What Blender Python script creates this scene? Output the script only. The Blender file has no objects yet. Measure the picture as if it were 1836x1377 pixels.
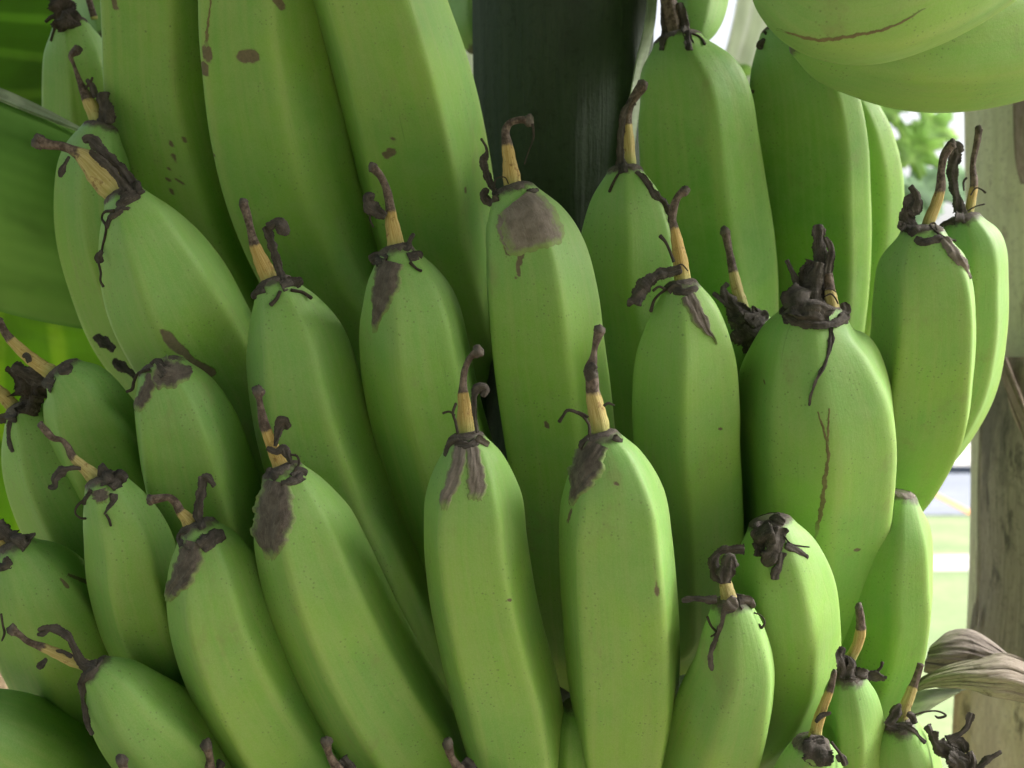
import bpy, math, random
import numpy as np
from mathutils import Vector
from mathutils.bvhtree import BVHTree

random.seed(7)
rng = np.random.default_rng(7)
sc = bpy.context.scene
C = bpy.data.collections.new("banana_plant_scene")
sc.collection.children.link(C)
R = math.radians

# ------------------------------------------------------------------ camera
F = 2000.0                    # focal length in photo pixels (photo 1836 wide)
CX, CY = 918.0, 688.5
CAMZ = 1.3
cam_d = bpy.data.cameras.new("camera")
cam = bpy.data.objects.new("camera", cam_d)
C.objects.link(cam)
cam.location = (0, 0, CAMZ)
cam.rotation_euler = (R(90), 0, 0)
cam_d.sensor_width = 36.0
cam_d.lens = 36.0 * F / 1836.0
cam_d.clip_start = 0.01
cam_d.clip_end = 2000.0
cam_d.dof.use_dof = True
cam_d.dof.focus_distance = 0.385
cam_d.dof.aperture_fstop = 17.0
sc.camera = cam

# ------------------------------------------------------------------ light
SUN_EL, SUN_AZ = R(45), R(85)       # azimuth from +Y towards +X
w = bpy.data.worlds.new("World")
sc.world = w
w.use_nodes = True
nt = w.node_tree
nt.nodes.clear()
sky = nt.nodes.new("ShaderNodeTexSky")
sky.sky_type = 'NISHITA'
sky.sun_disc = False
sky.sun_elevation = SUN_EL
sky.sun_rotation = SUN_AZ
sky.air_density = 1.0
sky.dust_density = 9.0
sky.ozone_density = 0.0
bg = nt.nodes.new("ShaderNodeBackground")
bg.inputs["Strength"].default_value = 0.15
wo = nt.nodes.new("ShaderNodeOutputWorld")
hs = nt.nodes.new("ShaderNodeHueSaturation")
hs.inputs["Saturation"].default_value = 0.45          # milky, thinly overcast sky
nt.links.new(sky.outputs[0], hs.inputs["Color"])
nt.links.new(hs.outputs[0], bg.inputs[0])
nt.links.new(bg.outputs[0], wo.inputs[0])
sl = bpy.data.lights.new("sun", 'SUN')
sl.energy = 2.8
sl.angle = R(30)
sl.color = (1.0, 0.985, 0.95)
so = bpy.data.objects.new("sun", sl)
C.objects.link(so)
dirv = Vector((math.sin(SUN_AZ) * math.cos(SUN_EL), math.cos(SUN_AZ) * math.cos(SUN_EL), math.sin(SUN_EL)))
so.rotation_euler = (-dirv).to_track_quat('-Z', 'Y').to_euler()
so.location = (2, 1, 3)
sc.view_settings.view_transform = 'Standard'
sc.view_settings.look = 'None'
sc.view_settings.exposure = 1.34
sc.view_settings.gamma = 1.0

# ------------------------------------------------------------------ helpers
def P(x, y, d):
    """pixel of the photograph at depth d (metres) -> world point"""
    return np.array([d * (x - CX) / F, d, CAMZ - d * (y - CY) / F])

def catmull(pts, n):
    """smooth resample of an (m,k) array to n rows, by arc length of the first two columns"""
    p = np.asarray(pts, float)
    m = len(p)
    if m == 2:
        t = np.linspace(0, 1, n)[:, None]
        return p[0] * (1 - t) + p[1] * t
    seg = np.maximum(np.linalg.norm(np.diff(p[:, :2], axis=0), axis=1), 1e-6) ** 0.5
    kn = np.concatenate([[0], np.cumsum(seg)])
    # tangents (non-uniform)
    tan = np.zeros_like(p)
    for i in range(1, m - 1):
        a = (p[i] - p[i - 1]) / (kn[i] - kn[i - 1])
        b = (p[i + 1] - p[i]) / (kn[i + 1] - kn[i])
        h0 = kn[i] - kn[i - 1]; h1 = kn[i + 1] - kn[i]
        tan[i] = (a * h1 + b * h0) / (h0 + h1)
    tan[0] = (p[1] - p[0]) / (kn[1] - kn[0])
    tan[-1] = (p[-1] - p[-2]) / (kn[-1] - kn[-2])
    dense = []
    for i in range(m - 1):
        h = kn[i + 1] - kn[i]
        for s in np.linspace(0, 1, 24, endpoint=(i == m - 2)):
            h00 = 2 * s**3 - 3 * s**2 + 1; h10 = s**3 - 2 * s**2 + s
            h01 = -2 * s**3 + 3 * s**2; h11 = s**3 - s**2
            dense.append(h00 * p[i] + h10 * h * tan[i] + h01 * p[i + 1] + h11 * h * tan[i + 1])
    dense = np.array(dense)
    L = np.concatenate([[0], np.cumsum(np.linalg.norm(np.diff(dense[:, :2], axis=0), axis=1))])
    t = np.linspace(0, L[-1], n)
    return np.stack([np.interp(t, L, dense[:, k]) for k in range(p.shape[1])], 1)

def snoise(x, y, seed=0.0):
    """cheap smooth pseudo noise in about -1..1 (numpy)"""
    s = seed * 12.9898
    return (np.sin(x * 1.0 + s + 1.3 * np.sin(y * 0.7 + s * 0.3)) + 0.6 * np.sin(x * 2.3 - y * 1.7 + s * 2.1)
            + 0.4 * np.sin(y * 3.1 + x * 0.6 + s * 0.7) + 0.3 * np.sin(x * 5.7 + y * 4.3 + s * 3.3)) / 2.0

def mesh_obj(name, verts, faces, mat, parent=None, attrs=None, smooth=True):
    me = bpy.data.meshes.new(name)
    me.from_pydata(np.asarray(verts, float).tolist(), [], [tuple(f) for f in faces])
    if attrs:
        for k, v in attrs.items():
            a = me.attributes.new(k, 'FLOAT', 'POINT')
            a.data.foreach_set("value", np.asarray(v, np.float32))
    if smooth:
        me.polygons.foreach_set("use_smooth", [True] * len(me.polygons))
    me.materials.append(mat)
    me.update()
    o = bpy.data.objects.new(name, me)
    C.objects.link(o)
    if parent is not None:
        o.parent = parent
        top = parent
        off = Vector((0, 0, 0))
        while top is not None:
            off += top.location
            top = top.parent
        me.transform(__import__('mathutils').Matrix.Translation(-off))
    return o

def thing(name, label, cat, loc, group=None):
    o = bpy.data.objects.new(name, None)
    o.empty_display_size = 0.01
    C.objects.link(o)
    o.location = loc
    o['label'] = label
    o['category'] = cat
    if group:
        o['group'] = group
    return o

def grid_faces(n, m, wrap=True, base=0):
    f = []
    mm = m if wrap else m - 1
    for i in range(n - 1):
        for j in range(mm):
            a = base + i * m + j
            b = base + i * m + (j + 1) % m
            f.append((a, b, b + m, a + m))
    return f

# ------------------------------------------------------------------ materials
def new_mat(name):
    m = bpy.data.materials.new(name)
    m.use_nodes = True
    t = m.node_tree
    t.nodes.clear()
    out = t.nodes.new("ShaderNodeOutputMaterial")
    b = t.nodes.new("ShaderNodeBsdfPrincipled")
    t.links.new(b.outputs[0], out.inputs[0])
    return m, t, b, out

class N:
    def __init__(s, t): s.t = t
    def node(s, typ, **kw):
        n = s.t.nodes.new(typ)
        for k, v in kw.items(): setattr(n, k, v)
        return n
    def link(s, a, b): s.t.links.new(a, b)
    def attr(s, name, typ='GEOMETRY', out="Fac"):
        return s.node("ShaderNodeAttribute", attribute_name=name, attribute_type=typ).outputs[out]
    def coord(s, which="Object"): return s.node("ShaderNodeTexCoord").outputs[which]
    def mapping(s, vec, scale=(1, 1, 1), loc=(0, 0, 0)):
        n = s.node("ShaderNodeMapping")
        n.inputs["Scale"].default_value = scale
        n.inputs["Location"].default_value = loc
        s.link(vec, n.inputs["Vector"]); return n.outputs[0]
    def comb(s, x, y, z=0.0):
        n = s.node("ShaderNodeCombineXYZ")
        for i, v in enumerate((x, y, z)):
            if isinstance(v, (int, float)): n.inputs[i].default_value = v
            else: s.link(v, n.inputs[i])
        return n.outputs[0]
    def noise(s, vec, scale, detail=3, rough=0.5):
        n = s.node("ShaderNodeTexNoise")
        n.inputs["Scale"].default_value = scale
        n.inputs["Detail"].default_value = detail
        n.inputs["Roughness"].default_value = rough
        s.link(vec, n.inputs["Vector"]); return n.outputs["Fac"]
    def voro(s, vec, scale, out="Distance"):
        n = s.node("ShaderNodeTexVoronoi")
        n.inputs["Scale"].default_value = scale
        s.link(vec, n.inputs["Vector"]); return n.outputs[out]
    def ramp(s, fac, a, b, v0=0.0, v1=1.0):
        n = s.node("ShaderNodeMapRange", interpolation_type='SMOOTHSTEP')
        n.inputs["From Min"].default_value = a; n.inputs["From Max"].default_value = b
        n.inputs["To Min"].default_value = v0; n.inputs["To Max"].default_value = v1
        s.link(fac, n.inputs["Value"]); return n.outputs[0]
    def mix(s, fac, a, b, mode='MIX'):
        n = s.node("ShaderNodeMix", data_type='RGBA', blend_type=mode)
        for i, v in ((0, fac), (6, a), (7, b)):
            if isinstance(v, (int, float)): n.inputs[i].default_value = v
            elif isinstance(v, tuple): n.inputs[i].default_value = (*v, 1)
            else: s.link(v, n.inputs[i])
        return n.outputs[2]
    def math(s, op, a, b=0.0):
        n = s.node("ShaderNodeMath", operation=op)
        for i, v in enumerate((a, b)):
            if isinstance(v, (int, float)): n.inputs[i].default_value = v
            else: s.link(v, n.inputs[i])
        return n.outputs[0]
    def bump(s, h, strength, dist, bsdf):
        n = s.node("ShaderNodeBump")
        n.inputs["Strength"].default_value = strength
        n.inputs["Distance"].default_value = dist
        s.link(h, n.inputs["Height"]); s.link(n.outputs[0], bsdf.inputs["Normal"]); return n

def peel_material():
    m, t, b, out = new_mat("banana_peel")
    n = N(t)
    co = n.coord("Object")
    u = n.attr("u"); v = n.attr("v"); rid = n.attr("ridge"); scar = n.attr("scar"); base = n.attr("tipd")
    rnd = n.node("ShaderNodeObjectInfo").outputs["Random"]
    tint = n.attr("tint", 'OBJECT')  # skin tone plus painted-in light: right-hand bananas lighter, left and shaded ones darker
    # offset coordinates per banana
    off = n.comb(n.math('MULTIPLY', rnd, 3.1), n.math('MULTIPLY', rnd, 7.7), rnd)
    ad = n.node("ShaderNodeVectorMath", operation='ADD'); n.link(co, ad.inputs[0]); n.link(off, ad.inputs[1]); co = ad.outputs[0]
    big = n.noise(co, 26, 2)
    mid = n.noise(co, 120, 4, 0.6)
    fine = n.noise(co, 900, 3, 0.6)
    sv = n.comb(n.math('MULTIPLY', u, 1.6), n.math('MULTIPLY', v, 13.0), rnd)
    streak = n.noise(sv, 1.6, 4, 0.6)
    green = n.mix(n.ramp(tint, 0, 1), (0.128, 0.320, 0.050), (0.175, 0.390, 0.078))
    yell = n.mix(n.ramp(tint, 0, 1), (0.180, 0.380, 0.042), (0.238, 0.445, 0.066))
    col = n.mix(n.ramp(big, 0.30, 0.70), green, yell)
    col = n.mix(n.ramp(streak, 0.42, 0.72, 0, 0.40), col, (0.30, 0.39, 0.12))
    col = n.mix(n.ramp(streak, 0.26, 0.40, 0.22, 0), col, (0.20, 0.33, 0.07))
    # ridges are paler / yellower
    col = n.mix(n.math('MULTIPLY', rid, 0.22), col, (0.40, 0.50, 0.15))
    # bluish bloom near the flower end
    col = n.mix(n.math('MULTIPLY', n.ramp(u, 0.02, 0.30, 0.48, 0.0), n.ramp(mid, 0.2, 0.7, 0.55, 1.0)), col, (0.190, 0.370, 0.130))
    # waxy mottling
    col = n.mix(n.ramp(mid, 0.35, 0.75, 0.0, 0.22), col, (0.33, 0.45, 0.19))
    col = n.mix(n.ramp(fine, 0.35, 0.65, 0.0, 0.14), col, (0.20, 0.31, 0.08))
    # pin-prick specks
    vd = n.voro(co, 190); vc = n.voro(co, 190, "Color")
    sep = n.node("ShaderNodeSeparateColor"); n.link(vc, sep.inputs[0])
    sp = n.math('MULTIPLY', n.ramp(vd, 0.03, 0.12, 1.0, 0.0), n.math('MULTIPLY', n.ramp(sep.outputs[0], 0.70, 0.95, 0.0, 0.75), n.ramp(n.noise(co, 45, 2), 0.42, 0.62, 0.25, 1.0)))
    col = n.mix(sp, col, (0.07, 0.12, 0.035))
    vd2 = n.voro(co, 520)
    col = n.mix(n.math('MULTIPLY', n.ramp(vd2, 0.10, 0.24, 0.60, 0.0), n.ramp(n.noise(co, 60, 2), 0.46, 0.60)), col, (0.10, 0.15, 0.045))
    col = n.mix(n.ramp(n.noise(co, 2200, 2, 0.6), 0.3, 0.7, 0.0, 0.16), col, (0.42, 0.52, 0.25))
    # faint rubbed patches and dried sap
    rub = n.ramp(n.noise(n.mapping(co, (1, 1, 0.55)), 48, 7, 0.72), 0.56, 0.70, 0.0, 0.50)
    col = n.mix(rub, col, (0.22, 0.27, 0.10))
    sap = n.ramp(n.noise(sv, 5.5, 6, 0.7), 0.63, 0.72, 0.0, 0.45)
    col = n.mix(sap, col, (0.10, 0.19, 0.05))
    # corky scars
    sn = n.math('ADD', scar, n.math('MULTIPLY', n.math('SUBTRACT', n.noise(co, 420, 5, 0.7), 0.5), 0.55))
    sm = n.ramp(sn, 0.22, 0.50)
    scc = n.mix(n.noise(co, 700, 4, 0.7), (0.075, 0.055, 0.045), (0.22, 0.17, 0.12))
    sw = n.math('MULTIPLY', sm, n.ramp(scar, 0.05, 0.25))
    col = n.mix(n.math('MULTIPLY', n.ramp(scar, 0.05, 0.8), 0.30), col, (0.20, 0.19, 0.06))
    col = n.mix(n.math('MULTIPLY', sw, 0.92), col, scc)
    # greyish brown dried edge round the flower scar
    te = n.math('ADD', base, n.math('MULTIPLY', n.math('SUBTRACT', n.noise(co, 260, 4, 0.7), 0.5), 0.7))
    col = n.mix(n.ramp(te, 0.42, 0.72, 0.0, 0.9), col, (0.085, 0.075, 0.055))
    n.link(col, b.inputs["Base Color"])
    rr = n.math('ADD', n.ramp(mid, 0.3, 0.7, 0.50, 0.66), n.math('MULTIPLY', sw, 0.3))
    n.link(rr, b.inputs["Roughness"])
    b.inputs["Specular IOR Level"].default_value = 0.36
    b.inputs["Subsurface Weight"].default_value = 0.15
    b.inputs["Subsurface Radius"].default_value = (0.5, 1.0, 0.2)
    b.inputs["Subsurface Scale"].default_value = 0.004
    h = n.math('ADD', n.math('MULTIPLY', fine, 0.25), n.math('ADD', n.math('MULTIPLY', mid, 1.0), n.math('ADD', n.math('MULTIPLY', sw, 0.9), n.math('MULTIPLY', streak, 0.5))))
    n.bump(h, 0.35, 0.0006, b)
    return m

def dried_material(name, dark, light, pale, rough=0.85, hair=1.0, fade=False):
    m, t, b, out = new_mat(name)
    n = N(t)
    co = n.coord("Object")
    u = n.attr("u"); v = n.attr("v")
    a = n.noise(co, 230, 5, 0.65)
    fib = n.noise(n.comb(n.math('MULTIPLY', u, 3.0), n.math('MULTIPLY', v, 22.0)), 1.5, 5, 0.7)
    col = n.mix(n.ramp(a, 0.3, 0.7), dark, light)
    col = n.mix(n.ramp(fib, 0.5, 0.75, 0, 0.8), col, pale)
    col = n.mix(n.ramp(n.noise(co, 900, 3, .7), 0.5, 0.7, 0, 0.35), col, tuple(c * 0.6 for c in dark))
    if fade:      # the thin outer rim of a pressed-on tepal lets the green skin show through
        e1 = n.math('MULTIPLY', n.math('ABSOLUTE', n.math('SUBTRACT', v, 0.5)), 2.0)
        e = n.math('MAXIMUM', e1, n.ramp(u, 0.6, 1.0))
        e = n.math('ADD', e, n.math('MULTIPLY', n.math('SUBTRACT', n.noise(co, 300, 5, 0.7), 0.5), 0.9))
        col = n.mix(n.ramp(e, 0.58, 1.02, 0.0, 0.92), col, (0.22, 0.32, 0.11))
    n.link(col, b.inputs["Base Color"])
    b.inputs["Roughness"].default_value = rough
    b.inputs["Specular IOR Level"].default_value = 0.25
    h = n.math('ADD', fib, n.math('MULTIPLY', a, 0.8))
    n.bump(h, 0.9 * hair, 0.0008, b)
    return m

def style_material():
    m, t, b, out = new_mat("style_peg")
    n = N(t)
    co = n.coord("Object")
    u = n.attr("u"); v = n.attr("v"); dk = n.attr("dark")
    fib = n.noise(n.comb(n.math('MULTIPLY', u, 2.0), n.math('MULTIPLY', v, 20.0)), 1.6, 4, 0.6)
    a = n.noise(co, 300, 5, 0.7)
    rnd = n.node('ShaderNodeObjectInfo').outputs['Random']
    col = n.mix(n.ramp(fib, 0.35, 0.7), n.mix(rnd, (0.42, 0.27, 0.075), (0.38, 0.32, 0.11)), n.mix(rnd, (0.55, 0.42, 0.17), (0.56, 0.48, 0.24)))
    col = n.mix(n.ramp(u, 0.0, 0.30, 0.85, 0.0), col, (0.33, 0.38, 0.12))
    col = n.mix(n.ramp(a, 0.56, 0.68, 0, 0.75), col, (0.17, 0.085, 0.03))
    brown = n.mix(n.ramp(n.noise(co, 420, 5, 0.7), 0.35, 0.7), (0.055, 0.038, 0.030), (0.21, 0.16, 0.135))
    dd = n.math('ADD', dk, n.math('MULTIPLY', n.math('SUBTRACT', a, 0.5), 1.1))
    col = n.mix(n.ramp(dd, 0.35, 0.75), col, brown)
    n.link(col, b.inputs["Base Color"])
    b.inputs["Roughness"].default_value = 0.7
    b.inputs["Specular IOR Level"].default_value = 0.3
    n.bump(n.math('ADD', fib, a), 0.8, 0.0005, b)
    return m

def leaf_material(name, front, vein, trans, freq, along='v', vein_w=0.25, tmix=0.5, spots=0.0):
    m, t, b, out = new_mat(name)
    n = N(t)
    co = n.coord("Object")
    u = n.attr("u"); v = n.attr("v")
    w_, l_ = (v, u) if along == 'v' else (u, v)
    ph = n.math('ADD', n.math('MULTIPLY', w_, freq), n.math('MULTIPLY', n.noise(n.comb(u, v), 2.0, 2), 3.0))
    s = n.math('ADD', n.math('MULTIPLY', n.math('SINE', ph), 0.5), 0.5)
    fine = n.math('ADD', n.math('MULTIPLY', n.math('SINE', n.math('MULTIPLY', w_, freq * 9.3)), 0.5), 0.5)
    big = n.noise(n.comb(u, v), 3.0, 3)
    col = n.mix(n.ramp(big, 0.3, 0.7), front, tuple(c * 0.7 for c in front))
    vm = n.math('ADD', n.ramp(s, 1 - vein_w, 1.0, 0, 0.8), n.math('MULTIPLY', fine, 0.15))
    col = n.mix(vm, col, vein)
    if spots:
        col = n.mix(n.ramp(n.noise(co, 40, 4, 0.7), 0.62, 0.7, 0, spots), col, (0.16, 0.11, 0.06))
    n.link(col, b.inputs["Base Color"])
    b.inputs["Roughness"].default_value = 0.65
    b.inputs["Specular IOR Level"].default_value = 0.2
    tr = t.nodes.new("ShaderNodeBsdfTranslucent")
    tc = n.mix(n.ramp(s, 1 - vein_w, 1.0, 0, 0.55), trans, tuple(min(1, c * 1.6) for c in trans))
    tc = n.mix(n.ramp(big, 0.35, 0.7, 0, 0.6), tc, tuple(c * 0.55 for c in trans))
    n.link(tc, tr.inputs[0])
    mx = t.nodes.new("ShaderNodeMixShader"); mx.inputs[0].default_value = tmix
    n.link(b.outputs[0], mx.inputs[1]); n.link(tr.outputs[0], mx.inputs[2]); n.link(mx.outputs[0], out.inputs[0])
    n.bump(n.math('ADD', s, n.math('MULTIPLY', fine, 0.3)), 0.5, 0.001, b)
    return m

def stem_material(name, ca, cb, cc, cd, vs=14.0, swap=False):
    m, t, b, out = new_mat(name)
    n = N(t)
    co = n.coord("Object")
    u = n.attr("v" if swap else "u"); v = n.attr("u" if swap else "v")
    fib = n.noise(n.comb(n.math('MULTIPLY', u, 2.0), n.math('MULTIPLY', v, vs)), 3.0, 6, 0.65)
    blot = n.noise(n.mapping(co, (1, 1, 0.45)), 22, 5, 0.65)
    fine = n.noise(co, 260, 5, 0.7)
    col = n.mix(n.ramp(fib, 0.35, 0.65), ca, cb)
    col = n.mix(n.ramp(blot, 0.48, 0.62, 0, 0.85), col, cc)
    col = n.mix(n.ramp(n.noise(n.mapping(co, (1, 1, 0.3)), 60, 5, 0.7), 0.58, 0.68, 0, 0.85), col, cd)
    col = n.mix(n.ramp(fine, 0.5, 0.7, 0, 0.45), col, tuple(c * 0.6 for c in cc))
    n.link(col, b.inputs["Base Color"])
    b.inputs["Roughness"].default_value = 0.8
    b.inputs["Specular IOR Level"].default_value = 0.25
    n.bump(n.math('ADD', fib, n.math('MULTIPLY', fine, 0.4)), 0.8, 0.002, b)
    return m

def ground_material(name, ca, cb, scale):
    m, t, b, out = new_mat(name)
    n = N(t)
    co = n.coord("Object")
    col = n.mix(n.ramp(n.noise(co, scale, 6, 0.6), 0.3, 0.7), ca, cb)
    col = n.mix(n.ramp(n.noise(co, scale * 9, 4, 0.7), 0.4, 0.7, 0, 0.4), col, tuple(c * 0.6 for c in ca))
    n.link(col, b.inputs["Base Color"])
    b.inputs["Roughness"].default_value = 0.9
    return m

M_PEEL = peel_material()
M_DARK = dried_material("dried_petal", (0.042, 0.037, 0.033), (0.095, 0.082, 0.073), (0.19, 0.165, 0.148), hair=0.6)
M_FLAP = dried_material("dried_flap", (0.155, 0.130, 0.115), (0.225, 0.193, 0.175), (0.30, 0.262, 0.24), hair=0.35)
M_CRUST = dried_material("dried_collar", (0.065, 0.055, 0.048), (0.140, 0.118, 0.103), (0.23, 0.20, 0.178), hair=0.5)
M_FIL = dried_material("dried_filament", (0.040, 0.032, 0.026), (0.085, 0.068, 0.055), (0.13, 0.11, 0.09))
M_FLAPL = dried_material('dried_flap_pale', (0.155, 0.130, 0.115), (0.225, 0.193, 0.175), (0.30, 0.262, 0.24), hair=0.35, fade=True)
M_FLAPD = dried_material('dried_flap_dark', (0.075, 0.062, 0.055), (0.150, 0.126, 0.110), (0.23, 0.20, 0.178), hair=0.4, fade=True)
M_SCAR = dried_material("corky_scar", (0.16, 0.135, 0.07), (0.22, 0.19, 0.095), (0.25, 0.25, 0.11), hair=0.5, fade=True)
M_STYLE = style_material()

# ------------------------------------------------------------------ banana builder
cam_o = Vector((0, 0, CAMZ))
ALL = {}

def ray(px, py):
    v = P(px, py, 1.0) - np.array([0, 0, CAMZ])
    return Vector(v).normalized()

class Banana: pass

def ridge_profile(ridges, p, nth):
    a = sorted(math.asin(max(-0.98, min(0.98, r))) for r in ridges)
    # fill the unseen back side
    span = 2 * math.pi - (a[-1] - a[0])
    k = max(1, int(round(span / R(74))))
    for i in range(1, k):
        a.append(a[len(ridges) - 1] + span * i / k)
    a = np.array(a)
    m = len(a)
    th = np.linspace(-math.pi, math.pi, nth, endpoint=False)
    acc = np.zeros(nth)
    for i in range(m):
        a0 = a[i]; a1 = a[(i + 1) % m] + (2 * math.pi if i == m - 1 else 0)
        mid = 0.5 * (a0 + a1); half = 0.5 * (a1 - a0)
        h = max(0.30, math.cos(half))
        acc += np.maximum(0, np.cos(th - mid) / h) ** p
    r = acc ** (-1 / p)
    d = np.min(np.abs((th[:, None] - a[None, :] + math.pi) % (2 * math.pi) - math.pi), axis=1)
    ridge = np.exp(-(d / 0.13) ** 2)
    r = r / max(np.max(r * np.abs(np.sin(th))), 1e-6)
    return th, r, ridge

def make_banana(key, label, spine, d, ridges=(-0.5, 0.5), p=26.0, tint=0.4, scars=(), neck=0.55, lift=0.0, base_cut=False, dpow=1.5, recede=0.04):
    sp = np.array(spine, float)
    n = 150; nth = 88
    s = catmull(sp, n)
    tt = np.linspace(0, 1, n)
    dep = d[0] + (d[1] + recede - d[0]) * tt ** dpow
    dep = dep + lift * np.exp(-(tt / 0.18) ** 2)      # flower end leans away from (+) or to the viewer (-)
    pts = np.array([P(s[i, 0], s[i, 1], dep[i]) for i in range(n)])
    rad = s[:, 2] * dep / F
    # base: bends back towards the stalk and thins into a pedicel
    tdir = pts[-1] - pts[-4]; tdir /= np.linalg.norm(tdir)
    r0 = rad[-1]
    ext = []; er = []
    stalk = np.array([0.02, 0.55, pts[-1][2] - 0.05])
    back = stalk - pts[-1]; back /= np.linalg.norm(back)
    q = pts[-1].copy()
    for i in range(1, 15):
        f = i / 14
        dv = tdir * (1 - f) + back * f
        dv /= np.linalg.norm(dv)
        q = q + dv * 0.0034
        ext.append(q.copy()); er.append(r0 * (1 - 0.62 * (3 * f * f - 2 * f**3)))
    pts = np.vstack([pts, ext]); rad = np.concatenate([rad, er])
    # rounded flower end
    t0 = pts[0] - pts[3]; t0 /= np.linalg.norm(t0)
    cap = []; cr = []
    for f in (0.999, 0.95, 0.85, 0.7, 0.5, 0.28):
        cap.append(pts[0] + t0 * rad[0] * neck * math.sqrt(max(0.0, f)) * 0.9)
        cr.append(rad[0] * math.sqrt(1 - f * 0.97))
    pts = np.vstack([cap, pts]); rad = np.concatenate([cr, rad])
    N_ = len(pts)
    tan = np.gradient(pts, axis=0); tan /= np.linalg.norm(tan, axis=1)[:, None]
    k = np.ones(9) / 9
    tan = np.stack([np.convolve(np.pad(tan[:, c], 4, mode='edge'), k, mode='valid') for c in range(3)], 1)
    tan /= np.linalg.norm(tan, axis=1)[:, None]
    view = pts - np.array([0, 0, CAMZ]); view /= np.linalg.norm(view, axis=1)[:, None]
    side = np.cross(tan, view)
    nn = np.linalg.norm(side, axis=1)[:, None]
    side = side / np.maximum(nn, 1e-6)
    # orient "side" consistently: to the right of the picture for upright fingers
    if np.mean(side[:, 0]) < 0: side = -side
    for i in range(1, N_):
        if np.dot(side[i], side[i - 1]) < 0: side[i] = -side[i]
    front = np.cross(side, tan); front /= np.linalg.norm(front, axis=1)[:, None]
    if np.mean(np.sum(front * view, 1)) > 0: front = -front
    th, rp, ridge = ridge_profile(ridges, p, nth)
    neck = 0.5
    ct, st = np.cos(th), np.sin(th)
    seed = random.uniform(0, 50)
    V = np.zeros((N_, nth, 3))
    arc = np.concatenate([[0], np.cumsum(np.linalg.norm(np.diff(pts, axis=0), axis=1))])
    ridw = np.clip((arc - 0.004) / 0.02, 0, 1)        # the ridges fade into the rounded end
    for i in range(N_):
        rr = 1 + (rp - 1) * (0.35 + 0.65 * ridw[i])
        rr = rr * (1 + 0.006 * np.sin(arc[i] * 90 + 2 * th + seed))
        V[i] = pts[i] + rad[i] * (side[i] * (rr * st)[:, None] + front[i] * (rr * ct)[:, None])
    verts = V.reshape(-1, 3)
    u = np.repeat(arc / arc[-1], nth); v = np.tile(th / math.pi, N_)
    # v must not jump at the seam: the seam is on the hidden back side
    rid = np.outer(ridw, ridge).ravel()
    tipd = np.repeat(np.clip(1.0 - arc / 0.0075, 0, 1), nth)
    scar = np.zeros(len(verts))
    if scars:
        px = CX + F * verts[:, 0] / verts[:, 1]; py = CY - F * (verts[:, 2] - CAMZ) / verts[:, 1]
        facing = np.tile(ct > -0.05, N_)
        for sc_pts in scars:
            q = np.array(sc_pts, float)
            for i in range(max(1, len(q) - 1)):
                a = q[i]; b_ = q[min(i + 1, len(q) - 1)]
                ab = b_[:2] - a[:2]; L2 = max(1e-6, ab @ ab)
                tpar = np.clip(((px - a[0]) * ab[0] + (py - a[1]) * ab[1]) / L2, 0, 1)
                dx = px - (a[0] + tpar * ab[0]); dy = py - (a[1] + tpar * ab[1])
                ww = a[2] + (b_[2] - a[2]) * tpar
                val = np.clip(1.35 - np.sqrt(dx * dx + dy * dy) / np.maximum(ww, 0.5), 0, 1)
                scar = np.maximum(scar, val * facing)
    faces = grid_faces(N_, nth)
    c0 = len(verts); verts = np.vstack([verts, pts[0] + t0 * 0.0002, pts[-1]])
    for j in range(nth):
        faces.append((c0, (j + 1) % nth, j))
        faces.append((c0 + 1, (N_ - 1) * nth + j, (N_ - 1) * nth + (j + 1) % nth))
    ap = lambda a, x, y: np.concatenate([a, [x, y]])
    root = thing("banana", label, "banana", Vector(pts[-1]), "green bananas growing on the bunch")
    o = mesh_obj("peel", verts, faces, M_PEEL, root,
                 dict(u=ap(u, 0, 1), v=ap(v, 0, 0), ridge=ap(rid, 0, 0), scar=ap(scar, 0, 0), tipd=ap(tipd, 1, 0)))
    o['tint'] = float(tint)
    B = Banana()
    B.root = root; B.d0 = float(dep[0]); B.tip = pts[0]; B.t0 = t0; B.V = V; B.pts = pts; B.rad = rad; B.arc = arc; B.nth = nth; B.th = th
    B.front = front; B.side = side
    B.bvh = BVHTree.FromPolygons([tuple(x) for x in verts], faces)
    B.seed = seed
    ALL[key] = B
    return B

def cast(B, px, py):
    dv = ray(px, py)
    h = B.bvh.ray_cast(cam_o, dv)
    if h[0] is None: return None
    return h[0], h[1]

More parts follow.
